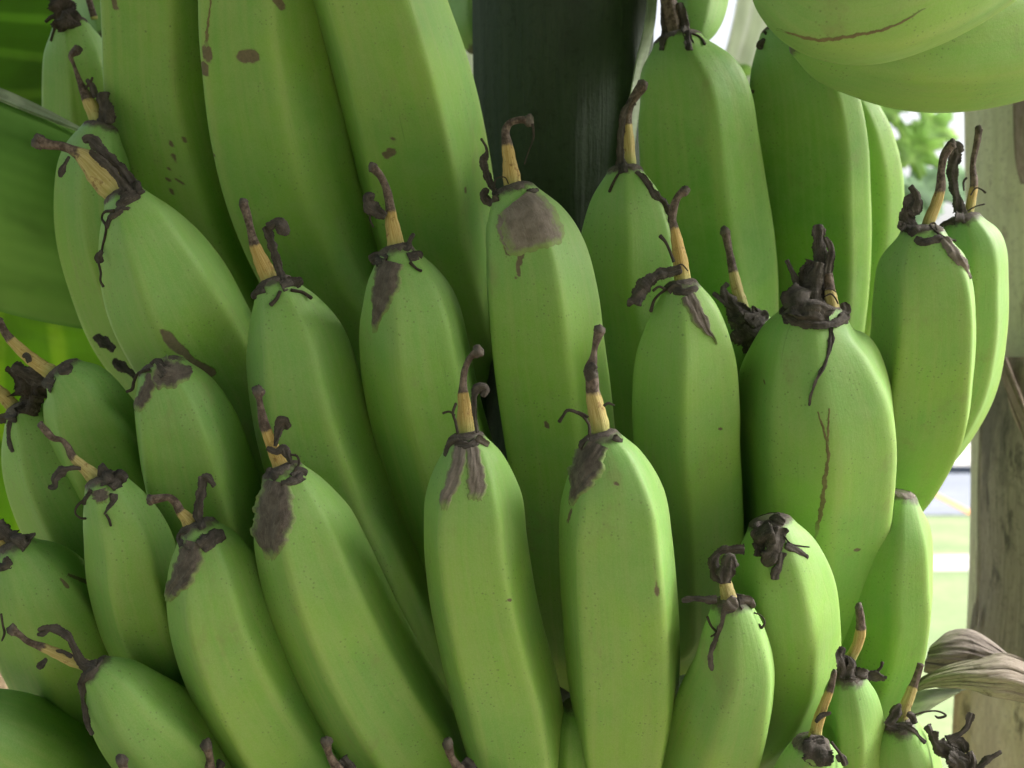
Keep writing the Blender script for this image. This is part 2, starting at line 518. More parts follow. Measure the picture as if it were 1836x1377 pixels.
def collar(B, reach=0.0045, ragged=0.6, mat=None, thick=0.00022):
    reach = reach * 0.62
    """crinkled dry crust where the flower fell off, following the banana's own rounded end"""
    nth = 60; rows = 9
    th = np.linspace(-math.pi, math.pi, nth, endpoint=False)
    rag = reach * (0.75 + ragged * snoise(th * 3.0, th * 0 + 1, B.seed) * 0.6 + 0.35 * ragged * np.sin(th * 11 + B.seed) * np.sin(th * 5 + B.seed * 2))
    rag = np.maximum(rag, 0.0012)
    idx = ((th - B.th[0]) / (2 * math.pi) * B.nth)
    verts = []; uu = []; vv = []
    for r in range(rows):
        f = r / (rows - 1)
        for j in range(nth):
            a = 0.0004 + f * rag[j]
            i = np.searchsorted(B.arc, a); i = min(max(1, i), len(B.arc) - 1)
            g = (a - B.arc[i - 1]) / max(1e-9, B.arc[i] - B.arc[i - 1])
            jj = int(idx[j]) % B.nth; fr = idx[j] - int(idx[j]); j2 = (jj + 1) % B.nth
            q = (B.V[i - 1, jj] * (1 - g) + B.V[i, jj] * g) * (1 - fr) + (B.V[i - 1, j2] * (1 - g) + B.V[i, j2] * g) * fr
            c = B.pts[i]
            nrm = q - c + B.t0 * 0.004; nrm /= max(1e-9, np.linalg.norm(nrm))
            wr = 0.5 + 0.5 * snoise(np.array(th[j] * 9), np.array(f * 6.0), B.seed)
            l = thick * (0.45 + 1.4 * wr) * (1 - f ** 4) - 0.00015 * (f ** 4)
            verts.append(q + nrm * l); uu.append(f); vv.append(th[j] / 3.1416)
    o = mesh_obj("flower_scar", verts, grid_faces(rows, nth), mat or M_CRUST, B.root, dict(u=uu, v=vv))
    return o

def tube_geo(c, r, flat, seg, crumple, seed, cup=0.0, twist=0.0):
    """flattened crumpled tube along c (n,3); r half widths in metres"""
    n = len(c)
    tan = np.gradient(c, axis=0); tan /= np.maximum(np.linalg.norm(tan, axis=1), 1e-9)[:, None]
    view = np.array([0, 1.0, 0])
    side = np.cross(tan, view); l = np.linalg.norm(side, axis=1)
    side[l < 1e-3] = (1, 0, 0); side /= np.linalg.norm(side, axis=1)[:, None]
    for i in range(1, n):
        if np.dot(side[i], side[i - 1]) < 0: side[i] = -side[i]
    front = np.cross(side, tan)
    th = np.linspace(0, 2 * math.pi, seg, endpoint=False)
    V = np.zeros((n, seg, 3)); u = np.zeros((n, seg)); v = np.zeros((n, seg))
    L = np.concatenate([[0], np.cumsum(np.linalg.norm(np.diff(c, axis=0), axis=1))])
    fold = 0.0 if cup == 0 else 0.16
    for i in range(n):
        t = i / max(1, n - 1)
        tw = twist * (t - 0.3) + (0.35 * math.sin(L[i] * 420 + seed) if cup else 0.0)
        wr = 1 + crumple * snoise(th * 2 + seed, L[i] * 420 + th * 0, seed)
        x = np.cos(th) * wr
        y = np.sin(th) * flat * (1 + 0.3 * wr - 0.3) + cup * (np.cos(th) ** 2 - 0.4) * (0.6 + 0.6 * math.sin(L[i] * 300 + seed * 2))
        y = y + fold * np.sin(x * 5.5 + seed + L[i] * 260) + fold * 0.5 * np.sin(x * 11 - L[i] * 500)
        if not cup:
            fl_ = 1 + 0.07 * np.cos(th * 5 + seed)
            x = x * fl_; y = y * fl_
        cs, sn = math.cos(tw), math.sin(tw)
        x2 = x * cs - y * sn; y2 = x * sn + y * cs
        V[i] = c[i] + r[i] * (side[i] * x2[:, None] + front[i] * y2[:, None])
        u[i] = t; v[i] = th / (2 * math.pi)
    faces = grid_faces(n, seg)
    verts = np.vstack([V.reshape(-1, 3), c[0], c[-1]])
    b = n * seg
    for j in range(seg):
        faces.append((b, (j + 1) % seg, j)); faces.append((b + 1, (n - 1) * seg + j, (n - 1) * seg + (j + 1) % seg))
    return verts, faces, np.concatenate([u.ravel(), [0, 1]]), np.concatenate([v.ravel(), [0, 0]])

def path3(B, pts, n, dd=0.0, dend=None, snap=True, flat=0.5):
    s = catmull(np.array(pts, float), n)
    dend = dd if dend is None else dend
    c = []; r = []
    for i in range(n):
        t = i / (n - 1)
        dep = B.d0 + dd + (dend - dd) * t
        rr = max(0.6, s[i, 2]) * dep / F
        if snap:
            h = cast(B, s[i, 0], s[i, 1])
            if h is not None:
                dep = min(dep, h[0].y - rr * flat * 1.05 - 0.0001)
        c.append(P(s[i, 0], s[i, 1], dep)); r.append(rr)
    c = np.array(c)
    if snap and n > 6:      # smooth the depth jump where the path leaves the skin
        y = c[:, 1].copy()
        for _ in range(3):
            y[1:-1] = np.minimum(y[1:-1], (y[:-2] + y[1:-1] + y[2:]) / 3)
        for i in range(n):
            c[i] = P(s[i, 0], s[i, 1], y[i])
    return c, np.array(r)

def petal(B, pts, dd=-0.004, dend=None, flat=0.13, name="dried_petal", mat=None, crumple=0.22, cup=0.35, twist=None, snap=True, seg=20):
    Lp = sum(math.dist(a[:2], b[:2]) for a, b in zip(pts, pts[1:]))
    n = max(12, min(80, int(Lp / 1.6)))
    c, r = path3(B, pts, n, dd, dend, snap, flat)
    r = r * (1 + 0.20 * snoise(np.arange(n) * 0.33, np.arange(n) * 0.12, B.seed + pts[0][0]) + 0.05 * np.sin(np.arange(n) * 1.7 + B.seed))
    r = r * 0.95
    flat = min(flat, 0.22)
    r[0] *= 0.8; r[-1] *= 0.6
    tw = random.uniform(-0.9, 0.9) if twist is None else twist
    v, f, u, vv = tube_geo(c, r, flat, seg, crumple, pts[0][0] * 0.13, cup, tw)
    return mesh_obj(name, v, f, mat or M_DARK, B.root, dict(u=u, v=vv))

def fil(B, pts, dd=-0.004, dend=None, snap=True):
    n = max(10, min(50, len(pts) * 8))
    c, r = path3(B, pts, n, dd, dend, snap, 0.8)
    r = r * 0.8
    r[-1] *= 0.5
    v, f, u, vv = tube_geo(c, r, 0.8, 8, 0.18, pts[0][1] * 0.1)
    return mesh_obj("dried_filament", v, f, M_FIL, B.root, dict(u=u, v=vv))

def style(B, pts, split=0.55, dd=0.0, dend=-0.004, knob=1.0, soft=0.10):
    Lp = sum(math.dist(a[:2], b[:2]) for a, b in zip(pts, pts[1:]))
    n = max(20, min(90, int(Lp / 2.5)))
    c, r = path3(B, pts, n, dd, dend, False, 1.0)
    t = np.linspace(0, 1, n)
    r = r * (1 + 0.05 * snoise(t * 30, t * 9, B.seed)) * 0.95
    r[0] *= 0.8
    v, f, u, vv = tube_geo(c, r, 0.8, 18, 0.05, B.seed, 0.0, 0.3)
    # fluting
    dark = np.clip((u - split) / soft + 0.5, 0, 1)
    o = mesh_obj("style", v, f, M_STYLE, B.root, dict(u=u, v=vv, dark=dark))
    if knob:
        cc = c[-1]; rk = r[-1] * 1.0 * knob
        vs = []; nu, nv = 11, 14
        for i in range(nu):
            ph = math.pi * i / (nu - 1)
            for j in range(nv):
                th = 2 * math.pi * j / nv
                k = rk * (1 + 0.24 * float(snoise(np.array(ph * 3.0), np.array(th * 2.0), B.seed)) + 0.10 * math.sin(3 * th))
                vs.append(cc + np.array([k * math.sin(ph) * math.cos(th), k * 0.8 * math.sin(ph) * math.sin(th), k * 1.05 * math.cos(ph)]))
        mesh_obj("stigma", vs, grid_faces(nu, nv), M_CRUST, o, dict(u=[0.3] * len(vs), v=[(k % nv) / nv for k in range(len(vs))]))
    return o

def flap(B, pts, mat=None, lift=0.0006, name="dried_flap", na=34, nb=20, rag=0.22):
    """dry tepal pressed on to the skin, with a ragged outline and wrinkles"""
    if mat is M_CRUST or mat is M_DARK: mat = M_FLAPD
    if mat is None: mat = M_FLAPL
    s = catmull(np.array(pts, float), na)
    tan = np.gradient(s[:, :2], axis=0); tan /= np.maximum(np.linalg.norm(tan, axis=1), 1e-9)[:, None]
    nor = np.stack([-tan[:, 1], tan[:, 0]], 1)
    verts = np.zeros((na, nb, 3)); uu = []; vv = []
    seed = pts[0][0] * 0.37 + pts[0][1]
    lastd = B.d0
    for i in range(na):
        wl = s[i, 2] * (1 + rag * float(snoise(np.array(i * 0.55), np.array(1.0), seed)))
        wr = s[i, 2] * (1 + rag * float(snoise(np.array(i * 0.55), np.array(9.0), seed + 5)))
        order = sorted(range(nb), key=lambda j: abs(j - nb / 2 + .5))
        prev = {}
        for j in order:
            f = j / (nb - 1) * 2 - 1
            off = f * (wl if f < 0 else wr)
            ex = 0.0
            if i == na - 1 or i == na - 2: ex = 3.5 * float(snoise(np.array(j * 1.3), np.array(2.0), seed))
            px = s[i, 0] + nor[i, 0] * off + tan[i, 0] * ex; py = s[i, 1] + nor[i, 1] * off + tan[i, 1] * ex
            h = cast(B, px, py)
            edge = min(1.0, (1 - abs(f)) * 4) * min(1.0, (na - 1 - i) / 3.0)
            wrk = 0.6 + 0.3 * float(snoise(np.array(f * 7.0), np.array(i * 0.25), seed)) + 0.10 * float(snoise(np.array(f * 11.0), np.array(i * 0.6), seed))
            if h is not None:
                q = np.array(h[0]); nm = np.array(h[1])
                if nm[1] > 0: nm = -nm
                verts[i, j] = q + nm * (lift * wrk * edge + 0.00006 - (0.0002 if edge <= 0 else 0))
                prev[j] = q[1]
            else:
                nbj = min(prev, key=lambda k: abs(k - j)) if prev else None
                dq = (prev[nbj] if nbj is not None else lastd) + 0.0003
                prev[j] = dq
                verts[i, j] = P(px, py, dq)
            if abs(f) < 0.1: lastd = verts[i, j][1]
    for i in range(na):
        for j in range(nb):
            uu.append(i / (na - 1)); vv.append(j / (nb - 1))
    return mesh_obj(name, verts.reshape(-1, 3), grid_faces(na, nb, False), mat or M_FLAP, B.root, dict(u=uu, v=vv))

def scratch(B, pts, lift=0.00012):
    """thin corky scratch on the skin"""
    pts = [(x, y, w_ * 1.4) for x, y, w_ in pts]
    return flap(B, pts, M_SCAR, lift=lift, name="scratch", na=max(30, int(len(pts) * 14)), nb=9, rag=0.6)

# ------------------------------------------------------------------ the bananas
# upper hand (tips above the frame) ------------------------------------
B = make_banana('E1', "long green banana at the upper left, just left of the one with the oval scar", [(300,-330,60),(288,-230,92),(285,-130,98),(287,-30,100),(290,50,100),(295,150,103),(309,230,108),(330,310,112),(356,390,110),(388,460,106),(430,540,98)], (0.43, 0.475), (-0.92, 0.14, 0.9), tint=.35, recede=.06, scars=[[(308,255,3.5),(310,262,3.5)],[(306,275,3.5),(312,283,3)],[(320,318,3.5),(318,324,3)],[(309,338,4),(311,346,3)],[(304,300,3),(305,302,3)],[(330,250,3),(331,252,3)],[(205,-5,4),(208,15,4)],[(318,290,3),(319,291,3)],[(325,330,3),(326,331,3)],[(300,320,3),(301,321,3)]])
style(B, [(300,-330,15),(298,-370,12),(290,-400,9)])
B = make_banana('E2', "thick green banana with an oval brown scar, second from the left in the upper row", [(470,-320,65),(460,-220,100),(455,-130,108),(457,-50,112),(462,50,116),(473,130,121),(488,220,126),(508,310,126),(538,400,122),(572,480,116),(615,560,108),(645,640,95)], (0.415, 0.475), (-0.78, 0.18, 0.92), tint=.45, recede=.06, scars=[[(436,101,12),(454,101,12)],[(370,88,8),(373,102,9)],[(366,118,8),(367,129,7)],[(495,-2,8),(506,12,6)],[(383,275,2.5),(384,276,2.5)]])
scratch(B, [(379,-8,1.2),(376,20,1.4),(372,50,2),(370,85,3)])
style(B, [(470,-320,15),(465,-370,12),(460,-400,9)])
B = make_banana('E3', "widest banana of the upper row, left of the dark stalk, with a small nick", [(640,-330,65),(640,-230,105),(645,-140,118),(660,-50,122),(688,50,126),(711,130,130),(733,220,133),(752,310,132),(768,400,126),(788,480,116),(815,560,98)], (0.400, 0.470), (-0.62, 0.42), tint=.55, recede=.065, scars=[[(694,278,7),(702,272,8)],[(706,250,3),(710,244,3)],[(833,345,2.2),(837,335,2.2)]])
style(B, [(640,-330,15),(640,-370,12),(640,-400,9)])
# right upper, shaded row: lowest tint paints part of the shade into the skin
B = make_banana('F1', "shade-darkened green banana right of the stalk, its thick dark stub reaching the top edge", [(1216,82,50),(1222,115,82),(1236,170,103),(1245,250,111),(1255,340,115),(1267,430,115),(1279,520,110),(1290,620,98)], (0.468, 0.50), (-0.78, 0.30, 0.9), tint=.0)
collar(B, 0.0075); style(B, [(1212,92,27),(1207,60,22),(1202,28,17),(1197,-5,14),(1195,-30,10)], .15, soft=.5)
petal(B, [(1238,90,9),(1232,60,8),(1224,30,9),(1216,5,8)]); petal(B, [(1188,90,9),(1192,60,7),(1190,35,6),(1188,10,4)])
fil(B, [(1232,58,2.5),(1245,61,2.5),(1257,68,2.5),(1264,80,4)])
B = make_banana('F2', "shade-darkened green banana tucked under the two big bananas at the upper right corner", [(1418,62,60),(1428,105,82),(1443,180,98),(1452,260,106),(1457,350,105),(1462,440,100),(1464,520,94),(1464,600,84)], (0.478, 0.51), (-0.95, 0.50, 0.88), tint=.0)
collar(B, .006); petal(B, [(1385,80,6),(1372,72,6),(1362,82,7),(1368,86,4)], snap=False); fil(B, [(1385,70,3),(1376,62,4),(1370,56,3)], snap=False)
fil(B, [(1352,165,4),(1343,163,4),(1338,166,3)], snap=False)
B = make_banana('F3', "pale green banana half hidden behind the shade-darkened banana at the upper right", [(1505,165,40),(1518,215,64),(1530,300,80),(1533,400,82),(1527,500,76),(1512,600,62)], (0.52, 0.54), (0.55, 0.9), tint=.75)
collar(B)
B = make_banana('F4', "banana right of the dark stalk with a slim yellow style standing against the stalk", [(1122,312,36),(1124,350,64),(1128,410,86),(1130,480,93),(1140,560,93),(1148,650,89),(1155,740,82),(1160,840,72)], (0.425, 0.475), (-0.02, 0.8), tint=.5)
collar(B, .005); style(B, [(1128,306,13),(1127,275,12),(1125,240,10.5),(1124,218,9),(1128,192,8),(1140,170,9),(1152,154,11)], .52)
petal(B, [(1116,310,10),(1112,270,7),(1114,235,7),(1120,205,8),(1135,180,9)])
petal(B, [(1140,308,8),(1158,328,8),(1172,348,9),(1190,368,10),(1205,388,7),(1200,400,4)])
fil(B, [(1108,312,3),(1098,330,3),(1092,345,3)])
# middle row ------------------------------------------------------------
B = make_banana('B4', "tall central banana with a broad grey dried patch pressed on its shoulder below the style", [(922,352,46),(936,395,76),(953,455,97),(966,540,108),(976,630,110),(988,720,109),(998,800,106),(1006,880,101),(1011,960,95),(1015,1040,88),(1020,1120,78)], (0.395, 0.450), (-0.80, 0.36), tint=.5, scars=[[(934,455,6),(930,475,4),(927,500,3)],[(908,430,7),(912,455,5)],[(978,756,2),(980,764,2.5)]])
collar(B, .0045)
style(B, [(922,356,19),(917,320,16),(912,280,12),(908,252,9),(906,236,7.5),(914,221,6.5),(932,215,6.5),(948,216,8)], .55, knob=1.3)
flap(B, [(924,362,36),(938,380,52),(950,405,57),(958,428,57),(964,450,50)], rag=.07, lift=.0009)
flap(B, [(905,385,14),(906,410,16),(914,435,14),(920,455,9)], lift=.0004)
fil(B, [(955,222,3),(957,245,2),(948,270,1.6),(940,295,1.6)], dd=-.006)
petal(B, [(893,350,8),(880,330,6),(872,310,7),(867,288,7),(873,270,4),(862,248,3)], dd=.002)
fil(B, [(885,345,2),(890,320,1.5),(905,318,1.5),(912,330,1.5)]); petal(B, [(945,345,8),(958,345,8),(966,340,4)])
petal(B, [(875,338,5),(868,350,8),(878,362,8),(895,358,9)], dd=-.001)
B = make_banana('B3', "banana left of the tall central one, a narrow spear-shaped dark flap down its shoulder", [(712,455,36),(722,495,66),(737,555,92),(749,640,103),(764,720,106),(785,800,107),(808,880,106),(830,960,101),(850,1040,95),(870,1120,88)], (0.393, 0.450), (-0.34, 0.62), tint=.5)
collar(B, .0055)
style(B, [(713,466,18),(709,430,16),(703,398,12.5),(700,372,9),(694,342,8),(682,315,7),(668,300,9)], .5)
petal(B, [(692,388,7),(674,378,12),(662,366,13),(660,352,10),(672,350,7)], dd=-.004, cup=.6); fil(B, [(664,375,3),(664,395,2),(670,408,2)])
flap(B, [(702,470,24),(692,510,25),(682,545,18),(675,575,8),(671,598,3)], M_CRUST, lift=.0008)
petal(B, [(732,462,10),(748,458,12),(757,462,6)]); fil(B, [(735,470,4),(748,482,3),(757,486,4)]); petal(B, [(692,470,12),(676,462,14),(664,470,8)], dd=.0)
petal(B,[(728,450,6),(735,430,6),(742,418,5)])
B = make_banana('B2', "banana whose style has a dark curled petal beside it, right of the biggest tilted banana", [(493,515,38),(508,555,66),(528,615,92),(543,690,104),(560,765,110),(583,840,114),(610,920,117),(645,1000,117),(680,1080,115),(715,1160,107),(750,1240,97)], (0.400, 0.452), (-0.60, 0.30), tint=.5)
collar(B, .005)
style(B, [(490,524,15),(479,492,16),(465,460,12.5),(456,437,9.5),(449,410,7),(443,385,8),(436,364,9)], .52)
petal(B, [(508,505,6),(495,465,8),(485,430,9),(477,405,9)], flat=.4, twist=.3); petal(B, [(480,408,8),(495,398,12),(508,406,14),(505,422,9)], cup=.5, dd=-.006)
fil(B, [(503,522,4),(494,538,4),(484,548,5)]); fil(B, [(522,520,4),(542,524,4),(560,535,5)]); petal(B, [(505,515,14),(528,508,12),(543,502,6)]); petal(B, [(475,520,12),(460,528,10),(450,532,5)])
B = make_banana('B1', "biggest left-leaning banana with a large tan husk at its tip and a low brown scar", [(226,358,42),(245,397,70),(275,460,99),(308,530,116),(345,600,119),(385,670,116),(425,740,109),(470,820,100)], (0.405, 0.450), (-0.42, 0.60), tint=.4, scars=[[(294,592,5),(303,608,9),(316,622,10),(332,634,6),(346,652,9),(378,668,9)]])
collar(B, .006)
style(B, [(230,366,24),(207,336,29),(180,308,27),(156,285,19),(136,272,11),(112,262,8),(88,259,9),(68,254,13)], .62, soft=.3)
petal(B, [(248,352,16),(226,312,10),(205,290,9),(178,264,11),(160,248,11),(148,252,6)]); petal(B, [(232,345,10),(210,318,7),(190,295,7),(160,272,7)], dd=-.008); petal(B, [(210,372,12),(228,362,18),(250,350,16)], dd=-.003)
petal(B, [(124,280,3),(116,295,5),(110,308,6),(108,318,3)]); fil(B, [(205,378,4),(188,380,3),(183,392,3),(190,405,3),(188,425,3),(184,440,2.5),(182,452,3)], dd=-.002); petal(B, [(184,450,5),(177,460,8),(181,472,5)], snap=False); fil(B, [(177,472,2.5),(181,490,2.5),(180,503,2.5),(186,515,3.5)])
petal(B, [(218,375,10),(200,390,9),(193,410,5)])
B = make_banana('B5', "upright banana with a dark sickle-shaped petal arching left of its slim style", [(1222,518,36),(1228,555,62),(1233,620,90),(1234,700,99),(1235,780,99),(1240,860,97),(1245,940,93),(1248,1020,87),(1250,1100,77)], (0.392, 0.447), (-0.08, 0.86), tint=.75, scars=[[(1143,605,2.5),(1140,620,2),(1136,650,2)],[(1276,775,1.5),(1277,776,2)],[(1290,770,2.5),(1294,768,2.5)]])
collar(B, .0035)
style(B, [(1225,522,17),(1221,480,14.5),(1215,442,12.5),(1210,415,9),(1206,395,7),(1207,375,8),(1216,352,7),(1228,342,9)], .60)
petal(B, [(1222,482,9),(1205,487,10),(1182,492,11),(1160,508,14),(1146,528,16),(1136,545,13)], cup=.5, flat=.35, twist=0); petal(B, [(1136,545,12),(1128,535,8)], dd=-.004)
fil(B, [(1208,470,4),(1200,448,3.5),(1192,432,4),(1182,422,5)]); fil(B, [(1215,508,3),(1195,518,3),(1175,535,3),(1166,560,4)]); fil(B, [(1194,520,3),(1182,514,3),(1170,522,3.5)])
fil(B,[(1212,478,2),(1222,474,1.6),(1234,486,1.6)],dd=-.006)
flap(B, [(1234,530,15),(1246,555,15),(1260,580,13),(1270,596,7),(1278,604,3),(1285,618,2)], M_DARK, lift=.001); petal(B, [(1208,522,8),(1240,524,10),(1252,518,6)], dd=-.005); petal(B, [(1200,525,8),(1210,518,8),(1222,520,9)],dd=-.005)
B = make_banana('B7', "small dark banana squeezed behind, its yellow style showing between two front bananas", [(1338,570,32),(1345,610,60),(1348,690,72),(1345,780,72)], (0.425, 0.46), (-0.3, 0.6), tint=.1)
collar(B, .010); style(B, [(1332,560,14),(1322,522,11.5),(1313,482,9),(1307,450,7),(1300,415,9)], .50)
petal(B, [(1338,575,22),(1322,560,20),(1306,535,10),(1298,518,7),(1306,508,5)]); petal(B, [(1345,585,24),(1365,568,14),(1378,562,6)]); fil(B, [(1352,550,3),(1362,562,3),(1372,568,3)]); fil(B, [(1350,548,3),(1352,575,3),(1356,598,3)]); petal(B, [(1320,590,22),(1345,605,26),(1350,630,16)])
petal(B, [(1318,555,8),(1298,540,6),(1278,525,4)])
B = make_banana('B6', "fat broad banana right of centre with a shaggy dark flower remnant and long brown scratch", [(1462,566,62),(1456,600,92),(1458,655,126),(1466,730,146),(1471,810,147),(1469,890,144),(1463,970,144),(1450,1050,134),(1426,1130,110)], (0.398, 0.455), (-0.55, 0.10, 0.80), p=28, tint=.85, scars=[[(1544,694,2.5),(1545,695,2.5)],[(1370,686,2.2),(1371,687,2.2)],[(1535,987,3),(1537,985,3)]])
collar(B, .006, mat=M_CRUST)
style(B, [(1495,572,15),(1490,540,12.5),(1487,512,9),(1485,490,8)], .62, dd=-.006, dend=-.008, knob=0)
petal(B, [(1448,572,40),(1448,548,36),(1450,520,27),(1452,495,22),(1462,470,16)], flat=.30, cup=.35, crumple=.34, twist=0)
petal(B, [(1478,560,8),(1474,520,9),(1472,480,13),(1470,450,14),(1468,420,13),(1466,402,12)], flat=.5); petal(B, [(1468,560,16),(1462,530,14),(1464,500,12),(1470,470,9)], dd=-.009)
petal(B, [(1430,515,8),(1422,490,6),(1414,474,5),(1410,466,6)]); petal(B, [(1436,540,10),(1425,528,9),(1420,530,5)]); petal(B, [(1484,500,6),(1488,470,8),(1490,445,7),(1480,425,6)], dd=-.008)
petal(B, [(1405,562,8),(1432,578,9),(1470,582,9),(1505,576,10),(1520,562,9)], dd=-.008, flat=.5); petal(B, [(1508,572,13),(1516,558,11),(1512,542,6)], dd=-.006, cup=.5); petal(B, [(1425,570,16),(1408,560,12),(1400,552,6)], dd=-.003)
scratch(B, [(1466,738,1.2),(1478,775,1.8),(1485,815,2.4),(1479,860,3.4),(1474,905,3.6),(1467,940,3.2),(1461,968,1.5)]); scratch(B, [(1487,732,1),(1485,765,1.6),(1484,800,2)])
petal(B, [(1488,586,7),(1490,610,6),(1486,632,4),(1478,655,3.5),(1464,682,5),(1456,705,5),(1451,728,2.5)], dd=-.004, name="dried_petal"); fil(B, [(1478,520,1.8),(1488,517,1.8),(1500,524,1.8)], dd=-.010); fil(B, [(1478,532,1.8),(1490,527,1.8),(1498,535,1.8),(1503,545,1.8)], dd=-.010)
B = make_banana('B8', "front one of the far-right pair of bananas, a grey flap hanging from its tip", [(1655,424,44),(1655,465,76),(1660,530,91),(1660,600,95),(1653,680,98),(1642,760,97),(1615,840,84),(1588,900,64)], (0.405, 0.440), (-0.45, 0.78), tint=.9)
collar(B, .0045)
style(B, [(1656,428,12),(1666,396,11),(1679,365,10),(1687,335,9),(1688,305,7),(1694,278,7.5),(1707,258,9)], .48)
petal(B, [(1645,418,10),(1632,405,14),(1628,385,15),(1636,368,16),(1645,385,10)], crumple=.4, dd=-.001); petal(B, [(1642,380,10),(1644,355,8),(1636,338,5),(1632,333,6)]); petal(B, [(1622,400,7),(1614,408,7),(1614,396,5)])
petal(B, [(1690,428,9),(1705,443,11),(1720,466,11),(1733,485,8),(1741,500,3)], mat=M_FLAP, dd=-.004, flat=.35, twist=0); fil(B, [(1675,412,3),(1692,425,3),(1715,432,3)]); fil(B,[(1672,410,2),(1668,402,2),(1676,400,2),(1680,412,2)])
petal(B, [(1640,428,8),(1655,434,9),(1680,430,9),(1692,430,7)], dd=-.004)
B = make_banana('B9', "rear one of the paired bananas at the far right, against the pale trunk", [(1728,402,38),(1737,440,64),(1737,520,73),(1732,600,76),(1715,690,75),(1683,765,68),(1640,835,56)], (0.435, 0.465), (0.1, 0.62), tint=.85)
collar(B, .004)
style(B, [(1733,396,10),(1741,360,8.5),(1746,330,7.5),(1744,295,5.5),(1751,258,6),(1755,232,7)], .36)
petal(B, [(1724,398,14),(1718,362,10),(1710,330,9),(1708,300,10),(1714,272,12)], flat=.5, dd=-.002); petal(B, [(1700,275,6),(1715,262,10),(1722,275,8)]); fil(B, [(1740,350,2),(1750,337,2),(1760,340,2),(1768,346,3)]); fil(B, [(1728,342,2),(1728,325,2.5),(1734,318,2.5)]); fil(B, [(1735,378,1.6),(1750,370,1.6),(1766,366,2)])
petal(B, [(1712,398,8),(1695,400,5),(1683,408,3)])
# outer left -------------------------------------------------------------
B = make_banana('G1', "banana in the top left corner with a black stub, before the striped leaf", [(128,48,34),(137,85,54),(148,150,68),(157,220,73),(172,300,73)], (0.50, 0.52), (-0.3, 0.6), tint=.2)
collar(B, .006); petal(B, [(122,52,22),(116,25,20),(108,0,19),(100,-25,16)], crumple=.4, flat=.5, mat=M_FIL); fil(B, [(98,30,6),(90,32,5),(81,40,4)]); fil(B, [(100,45,4),(95,60,3),(91,74,3)])
style(B, [(170,35,7),(163,12,6),(155,-15,6)], .1, knob=0)
B = make_banana('G2', "slim banana at the left behind the tan husk, partly in front of the broad leaf", [(180,235,34),(172,283,58),(170,350,68),(182,430,76),(207,510,78),(240,590,78),(280,660,72)], (0.455, 0.475), (-0.3, 0.5), tint=.45)
collar(B, .004)
style(B, [(178,230,15),(171,207,14),(159,182,12),(149,160,8),(140,138,4.5),(132,115,3.5),(127,101,5),(138,90,9)], .35)
petal(B, [(190,222,16),(188,192,16),(182,165,12)], crumple=.4); petal(B, [(172,175,8),(165,155,6),(155,142,4)]); fil(B, [(152,160,3),(162,148,3),(166,138,3)])
petal(B, [(205,628,7),(190,616,9),(176,606,9),(172,600,5)], snap=False, dd=.022, dend=.022); petal(B, [(245,676,7),(225,662,9),(208,650,8),(206,642,4)], snap=False, dd=.024, dend=.024)
B = make_banana('A10', "plump bluish-green banana at the left edge row with a long tan style pointing up left", [(116,672,40),(137,698,62),(165,758,82),(200,830,91),(240,905,96),(280,985,96)], (0.412, 0.450), (-0.7, 0.4), p=9, tint=.35)
collar(B, .004)
style(B, [(105,676,14),(80,661,13.5),(55,643,12),(30,620,10),(12,600,8),(-2,575,7)], .72)
petal(B, [(105,668,8),(118,660,14),(128,654,6)]); petal(B, [(95,690,12),(70,680,14),(45,668,12),(22,655,8)], dd=.004, crumple=.4); petal(B, [(52,650,6),(46,636,5),(40,640,4)])
B = make_banana('A9', "banana low behind the bluish-green one at the left edge, with a ragged black tip", [(44,735,34),(62,775,56),(86,840,75),(120,910,86),(165,985,89),(215,1055,86),(265,1120,80)], (0.43, 0.450), (-0.5, 0.5), tint=.5)
collar(B, .008)
petal(B, [(45,742,22),(55,715,26),(48,690,22),(30,672,12),(10,660,6)], crumple=.45, mat=M_FIL); petal(B, [(75,715,14),(68,700,18),(78,690,12)], crumple=.4, mat=M_FIL); petal(B, [(30,748,12),(12,750,10),(-8,752,9)]); petal(B, [(20,755,6),(16,780,8),(20,798,8),(25,810,5)]); style(B, [(28,735,14),(8,712,13),(-20,690,12)], .9)
B = make_banana('A11', "banana with a dark cap and no style, just below the biggest left-leaning banana", [(292,668,50),(308,705,76),(330,770,96),(350,850,105),(372,930,105),(400,1010,100),(440,1100,93)], (0.397, 0.437), (-0.80, 0.32), tint=.5)
collar(B, .0045)
flap(B, [(343,664,7),(326,668,20),(304,670,28),(286,668,28),(270,664,14)], M_CRUST, lift=.0009); flap(B, [(275,672,14),(264,700,13),(252,722,12),(245,738,6)], M_CRUST); petal(B, [(272,655,8),(280,650,8),(290,662,14),(300,668,14)], crumple=.4)
fil(B, [(268,662,4),(248,670,3.5),(240,685,3.5),(237,698,3.5),(226,703,3)])
B = make_banana('A5', "slender banana under the bluish-green one, its dark tip splaying into several curled petals", [(188,868,38),(206,910,58),(228,970,75),(243,1040,83),(265,1120,83),(303,1200,79),(350,1270,72),(400,1330,62)], (0.385, 0.415), (-0.52, 0.4), tint=.4)
collar(B, .0045)
style(B, [(182,876,16),(166,852,14),(146,834,10.5),(130,818,8),(121,800,6),(111,789,5),(95,785,6),(82,772,7),(73,762,6)], .45)
petal(B, [(192,868,14),(185,845,14),(192,838,8)], crumple=.4); petal(B, [(195,872,12),(206,862,13),(218,856,10),(222,866,7)], crumple=.5); petal(B, [(145,840,4),(128,840,5),(110,845,9),(98,858,10),(98,872,7),(86,873,4)], cup=.5)
